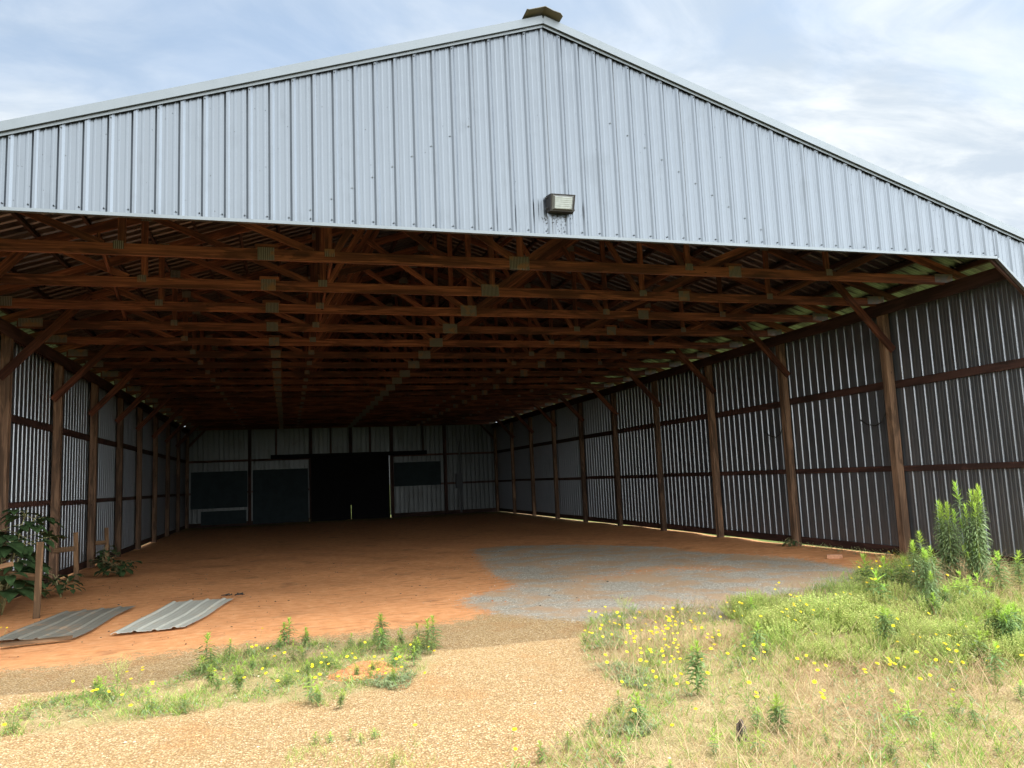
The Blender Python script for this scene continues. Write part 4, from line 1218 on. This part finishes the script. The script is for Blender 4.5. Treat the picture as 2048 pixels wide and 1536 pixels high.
# ------------------------------------------------------------------ fine-stemmed pale green bushes (peppergrass)
def pepper_proto(seed, n, mats, dense=1.0):
    r = random.Random(seed)
    e = empty('peppergrass_bush')
    st_, fo = MB(), MB()
    for i in range(n):
        a = r.uniform(0, 6.28); R_ = .5 * math.sqrt(r.random())
        tip = Vector((math.cos(a) * R_, math.sin(a) * R_, (1 - (R_ / .5) ** 2 * .55) * r.uniform(.72, 1.0)))
        root = Vector((math.cos(a) * R_ * .35, math.sin(a) * R_ * .35, 0))
        mid = root.lerp(tip, .5) + Vector((math.cos(a), math.sin(a), 0)) * .03
        st_.tube([root, mid, tip], .004, 3, r2=.002)
        m_ = int(13 * dense)
        for k in range(m_):
            t = .35 + .65 * k / m_
            q = mid.lerp(tip, (t - .35) / .65)
            b = k * 2.4 + i
            d = Vector((math.cos(b), math.sin(b), .9))
            l = r.uniform(.022, .042)
            fo.leaf(q, d, (0, 0, 1), l, l * .5, .1, 2, 0 if r.random() < .55 + .4 * (t - .35) else 1, .1)
    st_.build('stem', M_PEPPER2, e)
    fo.build('foliage', mats, e)
    return e
pb = [pepper_proto(11, 130, [M_PEPPER, M_PEPPER2]), pepper_proto(12, 150, [M_PEPPER, M_PEPPER2]), pepper_proto(13, 130, [M_DKBUSH, M_PEPPER2])]
pused = set()
def pepper(i, x, y, w, h, label, group, name=None):
    o = pb[i]
    if i in pused: o = copy_tree(o)
    pused.add(i)
    o.location = (x, y, gz(x, y)); o.scale = (w, w, h); o.rotation_euler = (0, 0, rnd.uniform(0, 6.28))
    return tag(o, label, 'bush', group)
PL = {'a': 'yellow-green fine-stemmed bushes at the left end of the pale bushes, next to grey gravel', 'b': 'tallest yellow-green feathery bushes at the back of the right patch, on the gravel edge',
      'c': 'rounded pale green bushes in front of the dark green grass tuft', 'd': 'round yellow-green bushes right of the grass tuft, before the dry straw heap',
      'e': 'low pale green bushes in the middle of the right flower patch', 'f': 'small pale bush left of the others behind the brown straw'}
cnt = {}
for k, x, y, w, h in BU: cnt[k] = cnt.get(k, 0) + 1
for j, (k, x, y, w, h) in enumerate(BU):
    pepper(j % 2, x, y, w * 1.15, h * 1.05, PL[k], ('pale bushes ' + k) if cnt[k] > 1 else None)
placed = [(x, y) for _, x, y, _, _ in BU]
rb = random.Random(77)
tries = 0
while len(placed) < 58 and tries < 4000:
    tries += 1
    x = rb.uniform(.9, 4.6); y = rb.uniform(-3.4, -.1)
    if not inpoly(x, y, PO['vegmid']): continue
    if min(math.hypot(x - a, y - b) for a, b in placed) < .26: continue
    if math.hypot(x - 3.85, y + 1.24) < .35 or math.hypot(x - .95, y + 1.55) < .5: continue
    placed.append((x, y))
    sz = rb.uniform(.38, .62)
    pepper(len(placed) % 2, x, y, sz, sz * rb.uniform(.36, .55), 'yellow-green feathery low bushes packed together across the middle of the right weed patch', 'packed low bushes of the right patch')
for j, (x, y, w, h) in enumerate(((4.7, .35, .75, .34), (5.35, .75, .7, .36), (5.8, .9, .7, .40), (4.35, -.35, .6, .30))):
    pepper(2, x, y, w, h, 'dark green fine-leaved bushes under the weeds by the right post', 'dark bushes by the right post')

# sparse airy peppergrass sprays
def spray_proto(seed):
    r = random.Random(seed)
    e = empty('peppergrass_spray')
    st_, fo = MB(), MB()
    st_.tube([(0, 0, -.02), (.01, 0, .25), (.0, .01, .5)], .010, 4, r2=.006)
    for i in range(16):
        a = r.uniform(0, 6.28); z0 = r.uniform(.25, .5)
        tip = Vector((math.cos(a) * r.uniform(.12, .42), math.sin(a) * r.uniform(.12, .42), r.uniform(.72, 1.0)))
        root = Vector((0, 0, z0)); mid = root.lerp(tip, .5) + Vector((0, 0, -.03))
        st_.tube([root, mid, tip], .005, 3, r2=.0025)
        for k in range(18):
            q = mid.lerp(tip, k / 18); b = k * 2.4
            fo.leaf(q, (math.cos(b), math.sin(b), .8), (0, 0, 1), .04, .018, .1, 2, 0, .1)
    st_.build('stem', M_STEM, e); fo.build('foliage', [M_PEPPER], e)
    return e
sp0 = spray_proto(21)
SL_ = {'left': 'airy yellow-green spray on a single stem standing on gravel at the far left', 'gravel': 'airy pale spray at the left tip of the flower patch against grey gravel',
       'sparse': 'thin sparse spray low in the weeds at the left edge of the photo', 'bottom': 'pale frothy spray on bare gravel at the bottom left of centre'}
for j, (k, x, y, h) in enumerate(SP):
    o = sp0 if j == 0 else copy_tree(sp0)
    o.location = (x, y, gz(x, y)); o.scale = (h, h, h); o.rotation_euler = (0, 0, j * 1.3)
    tag(o, SL_[k], 'weed')

# ------------------------------------------------------------------ yellow wildflowers
def flower_proto(seed, h):
    r = random.Random(seed); t = MB()
    bx, by = r.uniform(-.04, .04), r.uniform(-.03, .03)
    t.tube([(bx, by, -h - .02), (bx * .6, by * .6, -h * .5), (0, 0, 0)], .0022, 4, 2)
    tilt = Vector((r.uniform(-.3, .3), -r.uniform(.15, .6), 1)).normalized()
    a0 = tilt.orthogonal().normalized(); b0 = tilt.cross(a0)
    n = 12
    for layer, (R_, up_) in enumerate(((.020, .001), (.013, .004))):
        for k in range(n):
            a = 6.283 * (k + .5 * layer) / n
            u_ = a0 * math.cos(a) + b0 * math.sin(a); s_ = tilt.cross(u_)
            w = R_ * .30; o_ = tilt * up_
            vs = [o_ + u_ * .004, o_ + u_ * R_ * .6 - s_ * w + tilt * .002, o_ + u_ * R_ + tilt * .0015, o_ + u_ * R_ * .6 + s_ * w + tilt * .002]
            t.add(vs, [(0, 1, 2, 3)], 0)
    for k in range(6):
        a = 6.283 * k / 6
        u1 = a0 * math.cos(a) + b0 * math.sin(a); u2 = a0 * math.cos(a + 1.047) + b0 * math.sin(a + 1.047)
        t.add([tilt * .009, tilt * .005 + u1 * .007, tilt * .005 + u2 * .007], [(0, 1, 2)], 1)
    return t.build('wildflower', [M_PETAL, M_FCENTER, M_FSTEM])
fp = [flower_proto(31, .16), flower_proto(32, .22), flower_proto(33, .28), flower_proto(34, .38)]
fh = [.16, .22, .28, .38]
FLAB = {'right': ('yellow wildflower on a thin stem in the weed patch right of the gravel track', 'yellow wildflowers in the right weed patch'),
        'wall': ('yellow wildflower among the taller weeds near the foot of the right wall', 'yellow wildflowers near the right wall'),
        'left': ('yellow wildflower in the narrow weedy strip left of the gravel track', 'yellow wildflowers in the left strip'),
        'corner': ('small yellow bloom on clay at the left edge beside the dark metal sheet', 'yellow blooms at the left edge')}
fused = set()
for key, lst in FL.items():
    for (x, y, z) in lst:
        i = min(range(4), key=lambda k: abs(fh[k] - z))
        o = fp[i]
        if i in fused: o = o.copy(); COL.objects.link(o)
        fused.add(i)
        s_ = z / fh[i] if z < .45 else 1.2
        s2 = rnd.uniform(.6, .95)
        o.location = (x, y, z); o.scale = (s2, s2, s_)
        o.rotation_euler = (0, 0, rnd.uniform(-.7, .7))
        tag(o, FLAB[key][0], 'flower', FLAB[key][1])

# ------------------------------------------------------------------ big-leaved plants along the left wall
def broad_plant(name, x, y, hts, spread, nleaf, L, label, seed, lean=(0, 0)):
    r = random.Random(seed)
    e = empty(name, (x, y, 0))
    tag(e, label, 'plant')
    st_, fo = MB(), MB()
    for h in hts:
        a = r.uniform(0, 6.28)
        tip = Vector((math.cos(a) * spread * .4 + lean[0], math.sin(a) * spread * .4 + lean[1], h))
        P = lambda t, tip=tip: Vector((tip.x * t, tip.y * t, tip.z * (1 - (1 - t) ** 1.3)))
        st_.tube([P(k / 5) for k in range(6)], .016, 6, r2=.007)
        for i in range(nleaf):
            t = .18 + .82 * i / nleaf
            b = i * 2.4 + a
            out = Vector((math.cos(b), math.sin(b), .25))
            q = P(t); ln = spread * r.uniform(.35, .8) * (1.1 - .35 * t)
            en = q + out * ln
            st_.tube([q, q.lerp(en, .5) + Vector((0, 0, .03)), en], .006, 4, r2=.003)
            for j in range(3 if ln > .2 else 2):
                dd = Vector((math.cos(b + (j - 1) * .9), math.sin(b + (j - 1) * .9), r.uniform(-.35, .2)))
                l = L * r.uniform(.7, 1.15)
                fo.leaf(q.lerp(en, .55 + .22 * j), dd, (0, 0, 1), l, l * .56, .85, 5, 0, .22)
    st_.build('stem', M_POKESTEM, e, smooth=True)
    fo.build('foliage', [M_POKE], e, smooth=True)
    return e
broad_plant('broad_leaf_plant', -7.12, 4.85, (1.50, 1.42, 1.25, 1.1, .9, .6), .72, 10, .34, 'tall plant with big drooping leaves at the left edge, before the metal wall', 3, lean=(.22, -.10))
broad_plant('broad_leaf_plant', -6.75, 6.5, (.4, .35, .3), .35, 6, .17, 'low dark leafy plant between the tall stake and the left wall', 5)
broad_plant('broad_leaf_plant', -6.35, 9.3, (.35, .3, .3, .25), .50, 6, .20, 'low spreading dark plant on the clay right of the middle stake', 6)
broad_plant('broad_leaf_plant', -7.1, 11.2, (.5, .45, .4), .40, 6, .16, 'dark leafy plant at the foot of the farther left post', 8)
broad_plant('broad_leaf_plant', 7.0, 5.75, (.16, .14, .12), .22, 5, .09, 'small dark plant at the foot of the second right post', 9)

# ------------------------------------------------------------------ grass, straw and low leaves (uncountable)
def scatter(poly_, n, dens=None, seed=1):
    r = random.Random(seed)
    xs_ = [q[0] for q in poly_]; ys_ = [q[1] for q in poly_]
    k = 0; out = []
    while len(out) < n and k < n * 30:
        k += 1
        x = r.uniform(max(min(xs_), -7), min(max(xs_), 7.2)); y = r.uniform(min(ys_), max(ys_))
        if not inpoly(x, y, poly_): continue
        if dens and r.random() > dens(x, y): continue
        out.append((x, y))
    return out
def clumpy(x, y, s=1.9, ph=0.0):
    v = math.sin(s * x + ph) * math.sin(s * 1.3 * y + ph * 2) + .6 * math.sin(s * 2.7 * x - 1.9 * s * y + ph) + .4 * math.sin(5.3 * s * x + 4.1 * s * y)
    return max(.06, min(1, .5 + .5 * v))
def dirn(r, lean):
    a = r.uniform(0, 6.283)
    return Vector((math.cos(a) * lean, math.sin(a) * lean, 1))
veg_ = PO['veg']; strip_ = PO['strip']; mid_ = PO['vegmid']
rg = random.Random(40)
def edge_keep(x, y):
    return 1.0
gr_ = MB()
for (x0, y0) in scatter(veg_, 5600, lambda x, y: clumpy(x, y, 1.9, .4), 2):
  tall = inpoly(x0, y0, mid_); hs_ = rg.uniform(.6, 1.35)
  for _ in range(rg.randint(2, 8)):
    x = x0 + rg.gauss(0, .022); y = y0 + rg.gauss(0, .022)
    gr_.blade((x, y, gz(x, y) - .01), dirn(rg, .5), hs_ * rg.uniform(.05, .15 if not tall else .28), rg.uniform(.0035, .0065), rg.uniform(.2, 1.1), 3, 0 if rg.random() < .5 else 1)
for (x0, y0) in scatter(strip_, 1050, lambda x, y: clumpy(x, y, 3.1, 1.0) ** 1.5, 3):
  for _ in range(rg.randint(2, 8)):
    x = x0 + rg.gauss(0, .02); y = y0 + rg.gauss(0, .02)
    gr_.blade((x, y, gz(x, y) - .01), dirn(rg, .6), rg.uniform(.04, .16), .0048, rg.uniform(.3, 1.2), 3, 0 if rg.random() < .6 else 1)
for (x, y) in scatter(PO['lower'], 420, lambda x, y: clumpy(x, y, 6, 1.0) ** 2, 4):
    gr_.blade((x, y, gz(x, y) - .01), dirn(rg, .5), rg.uniform(.03, .10), .0035, rg.uniform(.2, .9), 3, 0 if rg.random() < .5 else 1)
# lit grass outside the side walls, seen through the gaps
for _ in range(2500):
    x = rg.uniform(7.55, 8.9); y = rg.uniform(1, 22)
    gr_.blade((x, y, -.01), dirn(rg, .5), rg.uniform(.06, .2), .008, rg.uniform(.2, 1), 2, 1 if rg.random() < .6 else 0)
for _ in range(1500):
    x = rg.uniform(-10.5, -8.0); y = rg.uniform(5, 24)
    gr_.blade((x, y, -.01), dirn(rg, .5), rg.uniform(.05, .16), .01, rg.uniform(.2, 1), 2, 1 if rg.random() < .6 else 0)
tag(gr_.build('grass', [M_GRASS, M_GRASS2]), 'thin green and yellowish grass growing through the weed patches', 'grass', kind='stuff')

dr = MB()
def drydens(x, y):
    c = clumpy(x, y, 1.5, 2.2)
    return c * (.55 if inpoly(x, y, mid_) else 1.0)
for (x, y) in scatter(veg_, 17000, drydens, 6):
    long = rg.random() < .22
    dr.blade((x, y, gz(x, y) - .005), dirn(rg, 1.4 if not long else .7), rg.uniform(.07, .2) if not long else rg.uniform(.2, .42), .0036, rg.uniform(.2, 1.0), 3, 0 if rg.random() < .68 else 1)
for (x, y) in scatter(strip_, 1300, lambda x, y: clumpy(x, y, 2.2, .3), 7):
    dr.blade((x, y, gz(x, y) - .005), dirn(rg, 1.5), rg.uniform(.04, .2), .0028, rg.uniform(.2, 1.0), 3, 0 if rg.random() < .7 else 1)
# brown matted straw in the flower patch
for (cx_, cy_, rx_, ry_, n_) in ((.95, -1.55, .55, .40, 900), (.45, -1.9, .4, .3, 500), (1.35, -3.0, .45, .25, 500), (.9, -3.9, .6, .3, 700), (2.2, -3.3, .4, .2, 350)):
    for _ in range(n_):
        x = rg.gauss(cx_, rx_ * .5); y = rg.gauss(cy_, ry_ * .5)
        dr.blade((x, y, gz(x, y) + rg.uniform(0, .05)), dirn(rg, 1.8), rg.uniform(.06, .2), .003, rg.uniform(.3, 1.2), 3, 1 if rg.random() < .55 else 0)
# straw sprigs on the left strip
for (cx_, cy_) in ((-2.95, -.55), (-3.0, -.6), (-2.9, -.5)):
    for _ in range(9):
        dr.blade((cx_ + rg.gauss(0, .03), cy_ + rg.gauss(0, .03), 0), dirn(rg, .8), rg.uniform(.15, .32), .004, rg.uniform(.2, .8), 4, 0)
tag(dr.build('dry_grass', [M_STRAW, M_STRAW2]), 'dry straw-coloured grass matted over the ground', 'dry grass', kind='stuff')

# heap of dry grass against the corner, leaning mounds
hp = MB()
for (cx_, cy_, R_, H_, n_) in ((5.05, -.55, .75, .30, 1700), (5.75, .15, .7, .30, 1300), (6.35, .75, .55, .25, 700)):
    for _ in range(n_):
        a = rg.uniform(0, 6.28); q_ = math.sqrt(rg.random()); x = cx_ + math.cos(a) * q_ * R_; y = cy_ + math.sin(a) * q_ * R_
        z = H_ * (1 - q_ * q_) * rg.uniform(.1, 1)
        d = Vector((math.cos(a) * .9 + rg.gauss(0, .5), math.sin(a) * .9 + rg.gauss(0, .5), rg.uniform(-.15, .7)))
        hp.blade((x, y, z), d, rg.uniform(.2, .5), .0042, rg.uniform(.2, .9), 3, 0 if rg.random() < .72 else 1)
tag(hp.build('straw_heap', [M_STRAW, M_STRAW2]), 'heap of dry straw-like grass below the tall weeds at the right wall', 'dry grass')

# dark green grass tuft
tf = MB()
for _ in range(170):
    a = rg.uniform(0, 6.28)
    tf.blade((3.85 + rg.gauss(0, .07), -1.24 + rg.gauss(0, .07), -.01), (math.cos(a) * rg.uniform(.1, 1), math.sin(a) * rg.uniform(.1, 1), 1), rg.uniform(.2, .42), .009, rg.uniform(.4, 1.3), 4, 0)
for _ in range(60):
    tf.blade((3.80 + rg.uniform(-.12, .08), -1.18 + rg.uniform(-.08, .08), -.01), dirn(rg, .7), rg.uniform(.15, .32), .006, rg.uniform(.3, 1.1), 3, 0)
tag(tf.build('grass_tuft', M_GRASSDK), 'dark green arching grass tuft among the pale bushes', 'grass')

# low creeping leaves
lc = MB()
for key, n_ in (('cover1', 420), ('cover2', 700), ('cover3', 420), ('cover4', 500)):
    for (x, y) in scatter(PO[key], n_, lambda x, y: clumpy(x, y, 4, .5), 9):
        a = rg.uniform(0, 6.28)
        lc.leaf((x, y, rg.uniform(.0, .035)), (math.cos(a), math.sin(a), rg.uniform(.1, .6)), (0, 0, 1), rg.uniform(.03, .07), .012, .5, 2, 0)
for (x, y) in scatter(strip_, 3600, lambda x, y: clumpy(x, y, 3.4, 2.0) ** 2, 10):
    a = rg.uniform(0, 6.28)
    lc.leaf((x, y, rg.uniform(.0, .03)), (math.cos(a), math.sin(a), rg.uniform(.1, .8)), (0, 0, 1), rg.uniform(.025, .06), .011, .5, 2, 0 if rg.random() < .6 else 1)
for (x, y) in scatter(veg_, 8500, lambda x, y: clumpy(x, y, 2.6, 3.0) ** 2, 12):
    a = rg.uniform(0, 6.28)
    lc.leaf((x, y, rg.uniform(.0, .06)), (math.cos(a), math.sin(a), rg.uniform(.1, .9)), (0, 0, 1), rg.uniform(.03, .075), .012, .5, 2, 0 if rg.random() < .5 else 1)
# rows of weeds along the foot of the right wall
for _ in range(500):
    x = rg.uniform(6.9, 7.4); y = rg.uniform(2.9, 6.2); a = rg.uniform(0, 6.28)
    lc.leaf((x, y, rg.uniform(.0, .10)), (math.cos(a), math.sin(a), rg.uniform(.1, .9)), (0, 0, 1), rg.uniform(.03, .08), .015, .5, 2, 0)
tag(lc.build('ground_cover', [M_COVER, M_GRASS]), 'low creeping leaves spreading over the gravel edges', 'ground cover', kind='stuff')

# loose clods on the clay floor
def clod_area(r):
    x = r.uniform(-7, 2); y = r.uniform(.8, 9)
    if y < np.interp(x, cfx, cfy): return None, None
    return x, y
stones('clay_clods', 900, clod_area, [M_CLAYMOUND, M_DEBRIS, M_STUMP], .006, .022, 15)
